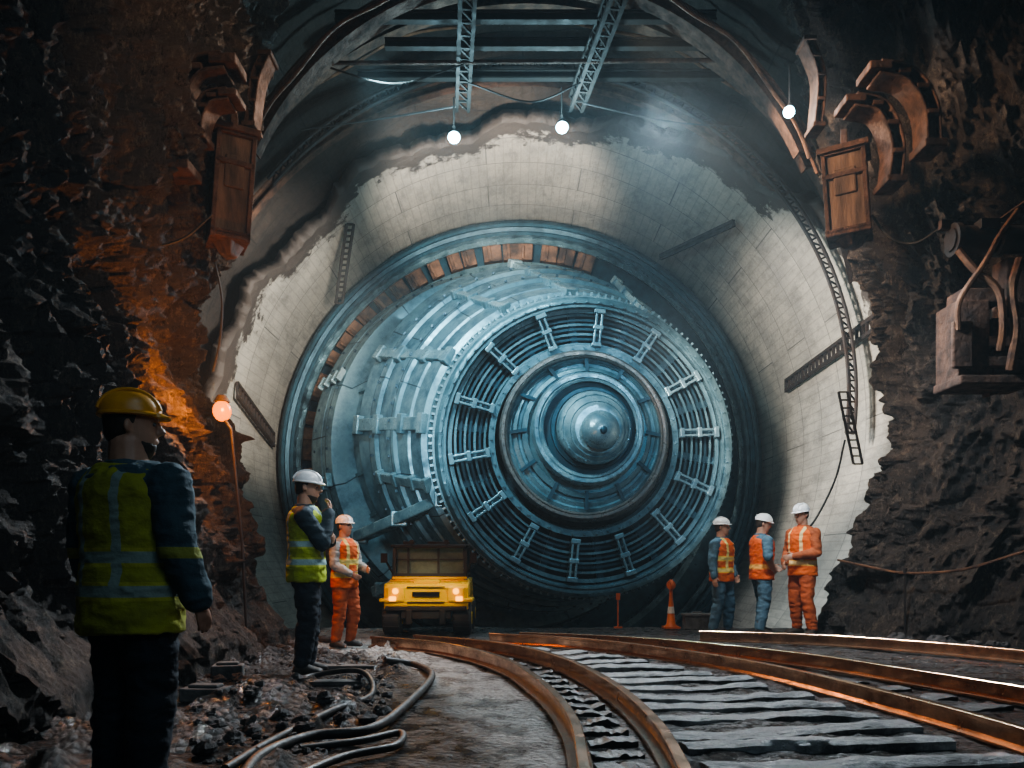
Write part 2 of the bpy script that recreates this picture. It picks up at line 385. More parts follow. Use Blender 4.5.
    if beard:
        b=B(); b.loft([(H((0,cy,z)),HR@X*rx*hs_,HR@Yv*ry*hs_) for z,cy,rx,ry in((1.535,-.050,.028,.024),(1.56,-.042,.045,.048),(1.59,-.028,.058,.070),(1.605,-.020,.062,.066))],20)
        child('beard',baked(b,M_hair,'beard',.008,1,.002,2))
    b=B(); secs=[]
    for t in range(0,91,10):
        c=cos(radians(t)); z=1.712+.098*sin(radians(t)); q=max(c,0)**.75
        secs.append((H((0,.006,z)),HR@X*max(.100*q,.002)*hs_,HR@Yv*max(.122*q,.002)*hs_))
    b.loft(secs,30)
    b.loft([(H((0,.002,1.703)),HR@X*.103*hs_,HR@Yv*.126*hs_),(H((0,.000,1.706)),HR@X*.107*hs_,HR@Yv*.131*hs_),(H((0,.000,1.713)),HR@X*.107*hs_,HR@Yv*.131*hs_),(H((0,.004,1.720)),HR@X*.100*hs_,HR@Yv*.123*hs_)],30)
    b.loft([(H((0,-.096,1.700)),HR@X*.073*hs_,HR@Yv*.055*hs_),(H((0,-.099,1.707)),HR@X*.073*hs_,HR@Yv*.055*hs_),(H((0,-.086,1.718)),HR@X*.07*hs_,HR@Yv*.046*hs_)],20)
    for xx in(-.032,0,.032):
        b.tube([H((xx,.006+.122*cos(radians(t))*.98,1.714+.100*sin(radians(t)))) for t in range(10,171,10)],.008,6)
    hm=mk('helmet',b,helm,local=True,smooth=True); hm.parent=o
    for s in(1,-1):
        e=mk('eye',B().ell(H((s*.031,-.086,1.675)),.013,.010,.009,10,6),M_eye,local=True,smooth=True); e.parent=o
    people.append((o,kids)); return o
people=[]
DN=lambda s,out=.06,fw=0,bk=0: ((s*(.225+bk+out*.5),.02-fw*.3,1.13),(s*(.235+bk+out),-.04-fw,.90),(-s,0,0),.5)
person((-1.64,3.66,0),radians(155),'person in yellow helmet, yellow vest and dark teal jacket, arms lowered',
  {1:DN(1,.03,.03,.04),-1:DN(-1,.06,.02,.045)},MV_y2,MJ_blue,MT_dark,MH_y,head_yaw=radians(-42),scale=.94,voxel=.009,beard=True,bulk=.062,hem=.74)
person((G(306,673).x,7.6,0),radians(100),'person in white helmet and yellow vest, hand raised to chin',
  {1:((.19,-.16,1.19),(-.02,-.22,1.20),(0,1,.2),.6),-1:((-.20,-.15,1.16),(-.06,-.20,1.43),(0,1,0),1.1)},MV_y,MJ_dark,MT_dark,MH_w,head_yaw=radians(-8),head_pitch=radians(6),scale=.99,beard=True,bulk=.03)
person((-1.95,9.9,0),radians(62),'person in white helmet, orange vest and orange trousers, forearms raised',
  {1:((.24,-.04,1.14),(.14,-.26,1.08),(-1,0,0),.7),-1:((-.24,-.02,1.13),(-.16,-.22,1.02),(1,0,0),.7)},MV_o,MJ_grey,MT_or,MH_w,scale=.84,bulk=.02,
  legs={1:((.12,-.07,.50),(.14,.02,.09),.1),-1:((-.10,.0,.50),(-.12,.06,.09),-.1)})
person((G(717,632).x,11.7,0),radians(48),'person in white helmet, orange vest and denim trousers, arms lowered',
  {1:((.27,.02,1.14),(.24,-.10,.93),(-1,0,0),.6),-1:DN(-1,.08)},MV_o,MJ_blue2,MT_jean,MH_w,head_yaw=radians(25),scale=.875,bulk=.03,legs={1:((.15,-.05,.50),(.20,.0,.09),.4),-1:((-.12,-.01,.50),(-.17,.06,.09),-.2)})
person((G(757,632).x,11.75,0),radians(100),'person in white helmet, plain orange vest and denim, hand on hip',
  {-1:((-.36,.08,1.17),(-.21,-.08,.99),(1,0,0),.6),1:((.24,-.10,1.14),(.16,-.26,1.03),(-1,0,0),.7)},MV_o2,MJ_blue2,MT_jean,MH_w,head_yaw=radians(-15),head_pitch=radians(12),scale=.905,short=True,bulk=.03,legs={1:((.13,-.08,.50),(.17,-.07,.09),.25),-1:((-.13,.02,.50),(-.19,.13,.09),-.3)})
person((G(791,632).x,11.5,0),radians(-60),'person in white helmet, orange vest and trousers, hands at waist',
  {1:((.27,-.02,1.14),(.09,-.25,1.09),(-.4,1,0),.8),-1:((-.28,.02,1.13),(-.14,-.20,1.0),(.4,1,0),.8)},MV_o3,MJ_or,MT_or,MH_w,head_pitch=radians(10),scale=.975,bulk=.02,legs={1:((.13,-.06,.50),(.18,.0,.09),.3),-1:((-.12,-.01,.50),(-.16,.08,.09),-.2)})
for o,kids in people:
    col.objects.link(o)
    for c in kids: col.objects.link(c)

# ---------------------------------------------------------------- setting
CX,CZ,RL=.216,3.68,6.49
def interp(x,tab):
    if x<=tab[0][0]: return tab[0][1]
    for (a,va),(b_,vb) in zip(tab,tab[1:]):
        if x<=b_: return va+(vb-va)*(x-a)/(b_-a)
    return tab[-1][1]
def gfaces(nu,nv): return [(i*nv+j,(i+1)*nv+j,(i+1)*nv+j+1,i*nv+j+1) for i in range(nu-1) for j in range(nv-1)]
def surf_obj(name,vs,fs,mat,uvs=None,smooth=True,kind='structure'):
    me=bpy.data.meshes.new(name); me.from_pydata([tuple(v) for v in vs],[],fs); me.update()
    if uvs:
        l=me.uv_layers.new(name='UVMap')
        for lp in me.loops: l.data[lp.index].uv=uvs[lp.vertex_index]
    if smooth: me.shade_smooth()
    me.materials.append(mat); o=bpy.data.objects.new(name,me); col.objects.link(o); o['kind']=kind; return o
def attr(o,name,vals):
    ca=o.data.color_attributes.new(name,'FLOAT_COLOR','POINT'); a=[]
    for p in vals: a+= [p,p,p,1.0]
    ca.data.foreach_set('color',a)
def edgeY(deg):
    base=interp(deg,[(-90,13.2),(-30,13.4),(0,13.9),(25,14.9),(45,16.6),(70,17.4),(90,17.9),(115,18.3),(135,18.9),(160,18.0),(185,17.3),(270,13.4)])
    j=noise.fractal(V((deg*.045,3.1,0)),.75,2.3,7)*.75
    return base+j*(1 if -25<deg<200 else .1)
nu,nv=541,60; vs=[];uvs=[];ea=[]
for i in range(nu):
    deg=-90+i*360/(nu-1); a=radians(deg); y0=edgeY(deg)
    for j in range(nv):
        t=(j/(nv-1))**1.4; y=y0+(24.2-y0)*t
        r=RL+noise.noise(V((cos(a)*3,y*.6,sin(a)*3)))*.02+max(0,.3-(y-y0))*.25*(.5+noise.noise(V((cos(a)*9,y*2,sin(a)*9))))
        vs.append(V((CX+r*cos(a),y,CZ+r*sin(a)))); uvs.append((a*RL,y)); ea.append(max(0,1-(y-y0)/1.1))
o=surf_obj('wall_lining',vs,gfaces(nu,nv),M_conc,uvs); attr(o,'edge',ea)
sd=o.modifiers.new('thick','SOLIDIFY'); sd.thickness=.30; sd.offset=-1
o['label']='pale concrete segment lining of the bored tunnel with broken edge'
nu,nv=161,110; vs=[];uvs=[]
for i in range(nu):
    deg=-35+250*i/(nu-1); a=radians(deg)
    for j in range(nv):
        y=11.6+(20.8-11.6)*j/(nv-1); q=V((cos(a)*5,y*.9,sin(a)*5))
        r=max(7.2+noise.fractal(q*.7,.9,2.1,6)*.25,6.95)
        vs.append(V((CX+r*cos(a),y,CZ+r*sin(a)))); uvs.append((a*7,y))
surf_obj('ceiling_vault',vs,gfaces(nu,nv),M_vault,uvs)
def rock(name,path,prof,sgn,z0=-.25,z1=9.6,step=.034,nz=290):
    P=spline([V((x,y,0)) for x,y in path],14)
    pts=[P[0]]
    for a,b_ in zip(P,P[1:]):
        L=(b_-a).length; mid=(a+b_)/2
        st=step if mid.y>3.2 and abs(mid.x)<7.3 else step*3.5
        n=max(1,int(L/st))
        for k in range(1,n+1): pts.append(a+(b_-a)*k/n)
    N=[]
    for i,p in enumerate(pts):
        d=(pts[min(i+3,len(pts)-1)]-pts[max(i-3,0)]).normalized(); N.append(V((d.y,-d.x,0))*sgn)
    vs=[]
    for i,p in enumerate(pts):
        for j in range(nz):
            z=z0+(z1-z0)*j/(nz-1)
            q=V((p.x,p.y+z*.18,z*.52))
            w=V((noise.noise(q*1.1),noise.noise(q*1.1+V((5,0,0))),noise.noise(q*1.1+V((0,7,0)))))
            qq=q+w*.3; d=-.10
            for fr,am in((.9,.36),(1.9,.25),(4.1,.16),(8.3,.095),(16,.055)):
                k=abs(noise.noise(qq*fr+V((fr*3,1,2)))); d+=am*(.42-k*1.6)
            d+=noise.cell(V((qq.x*3.1,qq.y*3.1,qq.z*4.4)))*.10+noise.cell(V((qq.x*7,qq.y*7,qq.z*9)))*.05+noise.noise(V((p.x*22,p.y*22,z*18)))*.02
            d*=min(1,max(.5,z/.9))
            pt=p+N[i]*d; vs.append(V((pt.x+interp(z,prof),pt.y+w.x*.12,z+w.y*.12)))
    return surf_obj(name,vs,gfaces(len(pts),nz),M_rock,smooth=False)
profL=[(-.3,.45),(.2,.38),(.5,.15),(1.0,-.05),(1.8,-.25),(3.7,-.7),(5,-.45),(7,-.02),(8.3,.25),(9.6,.6)]
rock('wall_left',[(-3.0,-.5),(-3.05,2),(-3.1,4),(-3.1,7),(-3.12,9.5),(-3.25,10.7),(-4.2,11.5),(-6.2,11.9),(-9,12.1)],profL,1)
profR=[(-.3,-.3),(0,-.2),(.8,.2),(1.5,.7),(3,1.15),(4.5,.85),(6,.3),(7.5,-.1),(9,-.4),(9.6,-.5)]
rock('wall_right',[(6.6,-.5),(6.7,3),(6.9,7),(6.75,9.3),(6.0,10.35),(5.0,11.1),(4.5,11.8),(4.7,12.6),(6.3,13.1),(9,13.4)],profR,-1)
nu,nv=80,60
surf_obj('ceiling',[V((-5+14*i/(nu-1),-.5+12.6*j/(nv-1),9.7+noise.fractal(V((i*.2,j*.2,0)),.9,2.1,5)*.35)) for i in range(nu) for j in range(nv)],gfaces(nu,nv),M_rock)
T1a=[G(x,y,.13) for x,y in[(596,800),(585,768),(572,715),(541,680),(500,656),(440,642),(372,636)]]
T1b=[G(x,y,.13) for x,y in[(700,800),(686,768),(655,718),(612,681),(560,656),(500,642),(415,634.5)]]
T2b=[G(x,y,.13) for x,y in[(1130,762),(1024,727),(900,694),(760,662),(655,646),(570,637),(490,633)]]
T2a=[G(x,y,.13) for x,y in[(1130,703),(1024,686),(920,670),(800,652.5),(680,640),(590,634.5),(520,632)]]
T3=[G(x,y,.13) for x,y in[(1130,662),(1024,650),(920,641),(820,634.5),(700,630.5)]]
def xat(T,y):
    t=sorted([(p.y,p.x) for p in T]); return interp(y,t)
FEET=[V((-1.64,3.66,0)),V((-1.84,7.6,0)),V((-1.95,9.9,0))]
def hf(x,y):
    if y>13.0: return -1.6*min(1,(y-13.0)/1.2)
    n=noise.fractal(V((x*2.1,y*2.1,0)),.8,2.2,6)
    h=n*.02-.02
    if x<-.8 and y<11:
        k=min(1,(-.8-x)/.4)*min(1,(11-y)/1)
        for f in FEET: k*=min(1,max(0,((V((x,y,0))-f).length-.25)/.4))
        h+=k*(max(0,noise.fractal(V((x*3.1+4,y*3.1,0)),.7,2.2,6))*.15)
    if xat(T1b,y)<x<xat(T2b,y): h+=noise.fractal(V((x*4,y*4,2)),.7,2.2,5)*.022+.010
    return h
nu,nv=340,340; pa=[]; vs=[]
for i in range(nu):
    for j in range(nv):
        u=2*i/(nu-1)-1; x=.5+ (abs(u)**1.35)*(1 if u>0 else -1)*7.5; y=-.5+24.7*(j/(nv-1))**1.25
        vs.append(V((x,y,hf(x,y))))
        xa=xat(T1a,y); w=interp(y,[(3,.42),(6,.75),(9,1.0),(11,1.3)])
        d=xa-x; p=0
        if .03<d<w: p=min(1,(d-.03)/.08)*min(1,(w-d)/.25)
        if xat(T1b,y)<x<xat(T2b,y): p=max(p,.16)
        if xa<x<xat(T1b,y): p=max(p,.12)
        pa.append(p)
fl=surf_obj('floor',vs,gfaces(nu,nv),M_floor); attr(fl,'path',pa)
fl['label']='dark wet gravel and mud tunnel floor'

# ---------------------------------------------------------------- rails and sleepers
prof=[(-.06,-.13),(.06,-.13),(.06,-.115),(.010,-.10),(.010,-.035),(.028,-.028),(.028,-.004),(.023,0),(-.023,0),(-.028,-.004),(-.028,-.028),(-.010,-.035),(-.010,-.10),(-.06,-.115)]
for T,l in((T1a,'curved narrow-gauge rail beside the pale walkway'),(T1b,'curved narrow-gauge rail next to long pale sleepers'),
           (T2b,'rusty steel rail at the near edge of the long sleepers'),(T2a,'rusty steel rail running past the group of workers'),(T3,'rusty outermost steel rail near the rock wall')):
    mk('rail',B().sweep(spline(T,12),prof),M_rail,label=l,cat='rail',smooth=True)
def sleeper(p,q,w,h,mat,grp,lab,wob=.0,rough=0,seed=0):
    b=B(); d=(q-p); a=V((-d.y,d.x,0)).normalized(); n=40; vs=[];fs=[]; m=6
    for i in range(n+1):
        t=i/n; c=p+d*t+a*(sin(t*pi*1.3+seed)*wob); tilt=noise.noise(V((t*2.2,9,seed)))*rough*.9
        for k,(s_,z) in enumerate(((-w/2,-.05),(w/2,-.05),(w/2,h*.6),(w/4,h),(-w/4,h),(-w/2,h*.6))):
            e=noise.noise(V((t*9,k*.9,seed)))*rough
            vs.append(c+a*(s_*(1+e*6)) +V((0,0,z+((e*.5+tilt) if k>1 else 0))))
    for i in range(n):
        for k in range(m): fs.append((i*m+k,i*m+(k+1)%m,(i+1)*m+(k+1)%m,(i+1)*m+k))
    fs+= [tuple(reversed(range(m))),tuple(n*m+k for k in range(m))]
    b.add(vs,fs); mk('railway_sleeper',b,mat,label=lab,cat='railway sleeper',group=grp,smooth=True)
y=3.3;k=0
while y<10.6:
    xa=xat(T1b,y)+.10; xb=xat(T2b,y+.25)-.15
    if y<5.4: xb=min(xb,3.1)
    j=random.uniform(-.04,.04); k+=1
    if xb-xa>.5: sleeper(V((xa+random.uniform(.0,.08),y+j,0)),V((xb-random.uniform(0,.12),y+.15-j,0)),.22+random.uniform(-.04,.03),random.uniform(.018,.034),M_sleeper,'long sleepers','worn pale sleeper half buried in dark gravel between rails',.010,.032,k*3.3)
    y+=.41+random.uniform(-.03,.03)
y=2.9
while y<10.4:
    xa=xat(T1a,y)+.09; xb=xat(T1b,y)-.10; k+=1
    sleeper(V((xa,y,0)),V((xb,y+.02+random.uniform(-.02,.02),0)),.13,.004,M_sleeper_d,'short sleepers','short oily dark sleeper under the curved narrow track',.005,.03,k*1.7)
    y+=.30+random.uniform(-.02,.02)
y=5.5
while y<10.9:
    xa=xat(T2b,y+.2)+.16; xb=xat(T2a,y+.4)-.17; k+=1
    if xb-xa>.3 and xb<6: sleeper(V((xa,y+.2,0)),V((min(xb,5.2),y+.40,0)),.2,.0,M_sleeper_d,'dark sleepers','dark timber sleeper between rusty rails in gravel',.01,.03,k*1.3)
    y+=.42

# ---------------------------------------------------------------- boring machine
TILT=.13
def rp(st,ang,dr=0,dy=0):
    cx,cy,r,Y=st; c=W(cx,cy,Y); R=r*Y/F+dr
    return V((c.x+R*cos(ang),Y+dy+TILT*R*cos(ang),c.z+R*sin(ang)))
def rings(b,stations,closed=True,seg=112,uv=False):
    n=len(stations); vs=[rp(st,2*pi*i/seg) for st in stations for i in range(seg)]; fs=[]
    if uv:
        acc=0
        for j,st in enumerate(stations):
            if j: acc+=abs(st[3]-stations[j-1][3])+abs(st[2]-stations[j-1][2])*.02
            for i in range(seg): b.uv[len(b.v)+j*seg+i]=(2*pi*i/seg*3.4,acc)
    for j in range(n if closed else n-1):
        k=(j+1)%n
        for i in range(seg):
            l=(i+1)%seg; fs.append((j*seg+i,j*seg+l,k*seg+l,k*seg+i))
    return b.add(vs,fs)
def studs(b,st,n,size,dr=0,dy=0,a0=0,a1=2*pi):
    for i in range(n):
        a=a0+(a1-a0)*i/n; p=rp(st,a,dr,dy)
        R=Matrix(((cos(a),0,-sin(a)),(0,1,0),(sin(a),0,cos(a))))
        b.box(p,size,R)
    return b
TB=empty('tunnel_boring_machine',(1.0,18.5,-1.5),'huge teal steel tunnel boring machine with concentric ringed cutter face','tunnel boring machine')
def tb(name,b,mat,label=None,smooth=True,bevel=0): return mk(name,b,mat,parent=TB,label=label,smooth=smooth,bevel=bevel)
BAR=[(581,446,146,17.35),(576,445,147,17.50),(576,445,153,17.52),(569,444,156,17.86),(569,444,152,17.87),(567,444,152.5,17.95),(567,444,157,17.96),(560,442,160,18.3),(560,442,164,18.32),(555,441,166,18.55),(555,441,160,18.57),(554,441,160.5,18.66),(554,441,165,18.67),
 (549,440,167,18.95),(549,440,171,18.97),(545,440,172,19.2),(545,440,165,19.22),(544,440,165.5,19.32),(544,440,169,19.33),(538,438,171,19.6),(536,438,173,19.7),(536,438,165,19.72),(524,443,166,20.2),(514,450,168,20.26),(514,450,178,20.28),(507,453,180,20.6),(507,453,176,20.61),(506,453,176,20.66),(506,453,180,20.67),(499,456,182,21.1),(499,456,171,21.12),(512,458,168,23.4)]
b=rings(B(),BAR,False,160,uv=True)
for st,n in(((557,441.5,166,18.43),60),((547,440,173,19.1),60),((511,451.5,180,20.4),56),((502,455,182,20.95),56)): studs(b,st,n,(.04,.05,.06))
tb('barrel',b,M_plate)
def bpt(Y,a,dr): 
    for s0,s1 in zip(BAR,BAR[1:]):
        if s0[3]<=Y<=s1[3]:
            t=(Y-s0[3])/max(1e-6,s1[3]-s0[3]); st=tuple(x+(z-x)*t for x,z in zip(s0,s1)); break
    return rp(st,a,dr)
def strap(Y0,Y1,a0,a1,w,h,dr=.09):
    b=B(); p0=bpt(Y0,a0,dr);p1=bpt(Y1,a1,dr); am=(a0+a1)/2; up=V((cos(am),0,sin(am))); d=p1-p0
    b.beam(p0,p1,w,h,up)
    for t in(0,.28,.64,.96): b.beam(p0+d*(t-.02)+up*.01,p0+d*(t+.05)+up*.01,w*1.5,h*1.4,up)
    return b
for dg,w_,y1,da in ((62,.16,19.0,5),(92,.20,19.6,6),(118,.18,18.9,5),(146,.24,19.6,7),(173,.28,19.65,4),(196,.20,18.9,-3),(228,.18,18.9,-4)):
    tb('strap',strap(17.5,y1,radians(dg),radians(dg+da),w_,.13),M_steel_l,bevel=.02,smooth=False)
for dg in (157,190,216):
    tb('strap',strap(20.3,21.0,radians(dg),radians(dg+2),.22,.1),M_steel_l,bevel=.015,smooth=False)
for dg in range(24,246,14):
    a=radians(dg); tb('stiffener',B().beam(bpt(19.75,a,.03),bpt(20.15,a,.03),.08,.12,(cos(a),0,sin(a))),M_steel,smooth=False)
for (x0,y0,Y0),(x1,y1,Y1) in (((352,540,18.9),(452,496,17.1)),((376,592,18.5),(470,562,17.3))):
    b=B().beam(W(x0,y0,Y0),W(x1,y1,Y1),.34,.24); 
    for t in(.08,.5,.92):
        p=W(x0,y0,Y0).lerp(W(x1,y1,Y1),t); b.box(p,(.36,.25,.32))
    tb('strut',b,M_steel_l,bevel=.03,smooth=False)
# front rim
b=rings(B(),[(587,447,150,17.0),(587,447,147,16.95),(587,447,144,16.95),(587,447,143.5,17.0),(587,447,142.5,17.0),(587,447,142,16.95),(587,447,140,16.95),(587,447,139,17.02),(583,446,137,17.35),(580,446,150,17.42)])
studs(b,(587,447,145.5,16.93),72,(.04,.05,.04))
tb('front_rim',b,M_steel)
b=studs(rings(B(),[(585,446.5,151,17.05),(583,446,151,17.25),(583,446,148,17.25),(585,446.5,148,17.05)]),(584,446.5,151.5,17.15),132,(.08,.16,.045)); tb('toothed_ring',b,M_clamp,smooth=False)
b=rings(B(),[(586,446,137,17.08),(586,446,133,17.08),(585,446,133,17.3),(585,446,137,17.3)]); tb('inner_rim',b,M_steel)
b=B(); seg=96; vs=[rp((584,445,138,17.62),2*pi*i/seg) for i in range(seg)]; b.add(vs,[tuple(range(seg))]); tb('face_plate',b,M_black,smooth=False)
for r,Y,m,wd in((130,17.16,M_steel,2.4),(125,17.20,M_steel_d,2.4),(120.5,17.16,M_steel,2.2),(116,17.20,M_steel_d,2.4),(111,17.16,M_steel,2.4),(106,17.20,M_steel_d,2.4),(101,17.16,M_steel,2.2)):
    b=rings(B(),[(585,444,r,Y),(585,444,r-wd,Y),(585,444,r-wd,Y+.09),(585,444,r,Y+.09)]); tb('slot_ring',b,m)
b=rings(B(),[(585,441,96,17.02),(585,441,90,17.02),(584,440,88,17.3),(584,440,96,17.5)]); studs(b,(585,441,93,17.0),48,(.04,.05,.04)); tb('middle_ring',b,M_steel)
for i in range(28):
    a=2*pi*(i+.5)/28; p0=rp((585,443,92,17.34),a); p1=rp((585,445,136,17.34),a); tb('spoke',B().beam(p0,p1,.14,.2,(0,1,0)),M_steel_d,smooth=False)
for i in range(14):
    a=2*pi*i/14+.12
    st0=(586,443,97,17.01);st1=(586,446,137,17.01); p0=rp(st0,a);p1=rp(st1,a);d=p1-p0; up=V((0,-1,0)); b=B()
    sd_=V((-sin(a),0,cos(a)))*.055
    for s in(-1,1): b.beam(p0+sd_*s+up*.02,p1+sd_*s+up*.02,.045,.12,up)
    b.beam(p0-d*.01+up*.03,p0+d*.10+up*.03,.19,.13,up)
    b.beam(p0+d*.45+up*.03,p0+d*.56+up*.03,.20,.13,up)
    b.beam(p0+d*.88+up*.04,p1+up*.04,.22,.14,up)
    tb('face_clamp',b,M_clamp,bevel=.012,smooth=False)
# bronze ring and dish, hub
b=rings(B(),[(585,437,86,17.0),(585,435,85,16.84),(585,435,83.5,16.78),(585,435,80.5,16.78),(585,435,80,16.83),(585,435,79.5,16.78),(585,435,78.5,16.80),(585,435,77.5,16.85),(585,436,77,17.1),(585,437,84,17.2)])
studs(b,(585,435,82,16.77),48,(.025,.03,.025)); tb('bronze_ring',b,M_bronze)
b=rings(B(),[(585,435,79,16.95),(586,434,75,16.90),(586,434,73,16.96),(587,433,70,16.94),(587,433,69,16.98),(587,433,66,16.98),(587,433,65,16.92),(588,432,61,16.90),(588,432,60,16.98),(588,431,48,16.98)],False)
tb('hub_dish',b,M_steel)
for i in range(12):
    a=2*pi*i/12; tb('dish_rib',B().beam(rp((587,431,60,16.92),a),rp((586,434,76,16.92),a),.07,.08,(0,1,0)),M_steel_d,smooth=False)
b=rings(B(),[(588,430,57,16.98),(589,428,56,16.76),(589,428,54.5,16.72),(589,428,51,16.72),(589,428,50.5,16.76),(590,428,49.5,16.73),(590,428,47,16.76),(590,428,46,16.98)]); studs(b,(589,428,53,16.71),32,(.026,.03,.026)); tb('hub_collar',b,M_steel_l)
b=rings(B(),[(591,428,48,16.90),(592,428,42,16.88),(592,428,41,16.83),(593,428,38,16.83),(593,428,37,16.88)],False); tb('hub_recess',b,M_steel_d)
hub=[(593,428,37.5,16.90),(595,428,36.5,16.66),(595,428,35.5,16.62),(596,428,33.5,16.58),(596,428,33,16.60),(598,429,28,16.48),(598,429,27.5,16.50),(599,429,25,16.44),(599,429,24,16.42)]
for t in range(0,91,10): hub.append((600.5+t*.02,430,max(20*cos(radians(t)),.2),16.42-.38*sin(radians(t))))
b=rings(B(),hub,False); studs(b,(596,428,34.6,16.585),20,(.02,.03,.02)); tb('hub_dome',b,M_steel_l)
b=B(); c=rp((602.5,430,1,16.06),0); b.tube([c,c+V((0,-.05,0)),c+V((.003,-.07,0))],[.075,.07,.04],18); tb('nose_cap',b,M_steel_d)
b=B()
for x in(-1.7,.9): b.box((x,19.2,-1.15),(.6,3.2,1.1))
b.box((-.4,18.5,-1.0),(3.2,.5,.6)); b.box((-.4,20.4,-1.1),(3.2,.5,.8)); tb('cradle',b,M_steel_d,bevel=.03,smooth=False)

# shield ring around
SR=empty('shield_ring',(CX,23.0,-1.5),'dark blue steel shield ring with rusty segment blocks around the machine','shield ring')
def sr(name,b,mat,**k): return mk(name,b,mat,parent=SR,**k)
TT=TILT; TILT=0
b=rings(B(),[(520,462,242,22.3),(520,462,239,22.2),(520,462,236,22.2),(520,462,235,22.3),(520,462,231,22.35),(520,462,230,22.3),(520,462,227,22.3),(520,462,226,22.5),(520,462,221,22.8),(520,462,221,23.3),(520,462,238,23.3)]); 
sr('outer_ring',b,M_ringd,smooth=True)
b=rings(B(),[(520,462,225.5,22.65),(520,462,219,22.65),(520,462,218,22.95),(520,462,225,22.95)]); studs(b,(520,462,222,22.63),72,(.10,.06,.24)); sr('bolted_flange',b,M_steel,smooth=True)
b=rings(B(),[(520,461,199,22.9),(520,461,193,22.9),(520,461,191,23.4),(520,461,199,23.4)]); studs(b,(520,461,197,22.87),64,(.07,.08,.10)); sr('inner_ring',b,M_steel,smooth=True)
random.seed(11)
for i in range(27):
    a=radians(72+138*i/26+random.uniform(-1,1)); rr=random.uniform(-2,1)
    b=B().beam(rp((520,461,200,23.05),a),rp((520,461,218+rr,23.0),a),random.uniform(.34,.50),.3,(0,1,0)).beam(rp((520,461,202,22.87),a+.012),rp((520,461,217+rr,22.82),a+.012),.09,.12,(0,1,0))
    sr('segment_block',b,M_seg,bevel=.02)
b=rings(B(),[(520,461,222,23.35),(520,461,120,23.5)],False); sr('back_plate',b,M_ringd,smooth=False)
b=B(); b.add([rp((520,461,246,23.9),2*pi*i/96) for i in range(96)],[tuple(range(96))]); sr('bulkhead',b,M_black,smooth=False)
TILT=TT

# ---------------------------------------------------------------- ribs and roof steel
def arc_pts(cx,y,cz,R,a0,a1,n=48): return [V((cx+R*cos(radians(a0+(a1-a0)*i/n)),y,cz+R*sin(radians(a0+(a1-a0)*i/n)))) for i in range(n+1)]
def rib(name,cx,y,cz,R,a0,a1,w,d,mat,label,lat=False,n=60):
    b=B()
    if lat:
        for dr,dy in((0,0),(d,0),(d/2,w)): b.tube(arc_pts(cx,y+dy,cz,R-dr,a0,a1,n),.035,6)
        A=arc_pts(cx,y,cz,R,a0,a1,n);C=arc_pts(cx,y,cz,R-d,a0,a1,n);D=arc_pts(cx,y+w,cz,R-d/2,a0,a1,n)
        for i in range(n): b.tube([A[i],C[i]],.02,5); b.tube([A[i],D[i+1]],.02,5); b.tube([D[i],C[i+1]],.02,5)
    else:
        vs=[];fs=[];m=n+1
        for i in range(m):
            a=radians(a0+(a1-a0)*i/n)
            for r,yy in((R,y-w/2),(R,y+w/2),(R-.03,y+w/2),(R-.03,y+.02),(R-d+.03,y+.02),(R-d+.03,y+w/2),(R-d,y+w/2),(R-d,y-w/2),(R-d+.03,y-w/2),(R-d+.03,y-.02),(R-.03,y-.02),(R-.03,y-w/2)):
                vs.append(V((cx+r*cos(a),yy,cz+r*sin(a))))
        for i in range(n):
            for k in range(12): fs.append((i*12+k,i*12+(k+1)%12,(i+1)*12+(k+1)%12,(i+1)*12+k))
        fs+=[tuple(range(12)),tuple(reversed(range(n*12,n*12+12)))]
        b.add(vs,fs)
    return mk(name,b,mat,label=label,cat='arch rib',group='tunnel arch ribs')
rib('arch_rib',.2,15.5,4.06,6.08,-7,140,.15,.14,M_iron,'dark lattice steel arch rib against concrete lining',True,80)
rib('arch_rib',CX,12.2,5.1,4.45,24,156,.24,.22,M_rust,'rusty steel arch rib at the rock portal')
rib('arch_rib',CX,12.75,5.0,4.75,24,156,.2,.2,M_rust,'rusty steel arch rib at the rock portal')
rib('arch_rib',CX,13.8,4.6,5.6,10,170,.22,.22,M_rust,'rusty steel arch rib under the vault')
rib('arch_rib',CX,16.6,CZ,6.85,30,155,.2,.2,M_rust,'rusty steel arch rib under the vault')
for r,y_,z_ in((4.2,11.9,5.2),(4.55,12.5,5.1),(5.0,13.1,4.9),(5.3,13.3,4.75),(6.0,14.1,4.35),(6.25,14.8,4.2)):
    mk('roof_pipe',B().tube([p+V((0,0,.05*sin(i*.7+r*3))) for i,p in enumerate(arc_pts(CX,y_,z_,r,20,160,60))],.028,7),M_rustb,label='thin rusty service pipe bent along the arch ribs',cat='pipe',smooth=True,group='arched service pipes')
def girder(p0,p1,w=.20):
    b=B(); p0=V(p0);p1=V(p1);d=p1-p0;s_=d.cross(V((0,0,1))).normalized()*w/2; u=V((0,0,w*.6))
    for a in(-1,1):
        for c in(-1,1): b.beam(p0+s_*a+u*c,p1+s_*a+u*c,.055,.055)
    n=max(4,int(d.length/.3))
    for i in range(n):
        q0=p0+d*i/n;q1=p0+d*(i+1)/n
        for a in(-1,1): b.beam(q0+s_*a-u,q1+s_*a+u,.028,.028); b.beam(q0+s_*a-u,q0+s_*a+u,.03,.03)
        b.beam(q0-s_-u,q1+s_-u,.028,.028); b.beam(q0-s_-u,q0+s_-u,.04,.03)
    return b
for x0,x1 in((-.55,-.85),(1.55,1.1)):
    mk('roof_girder',girder((x0,11.0,8.85),(x1,14.6,8.85)),M_beam,label='dark lattice girder running along the vault roof',cat='girder',group='roof girders')
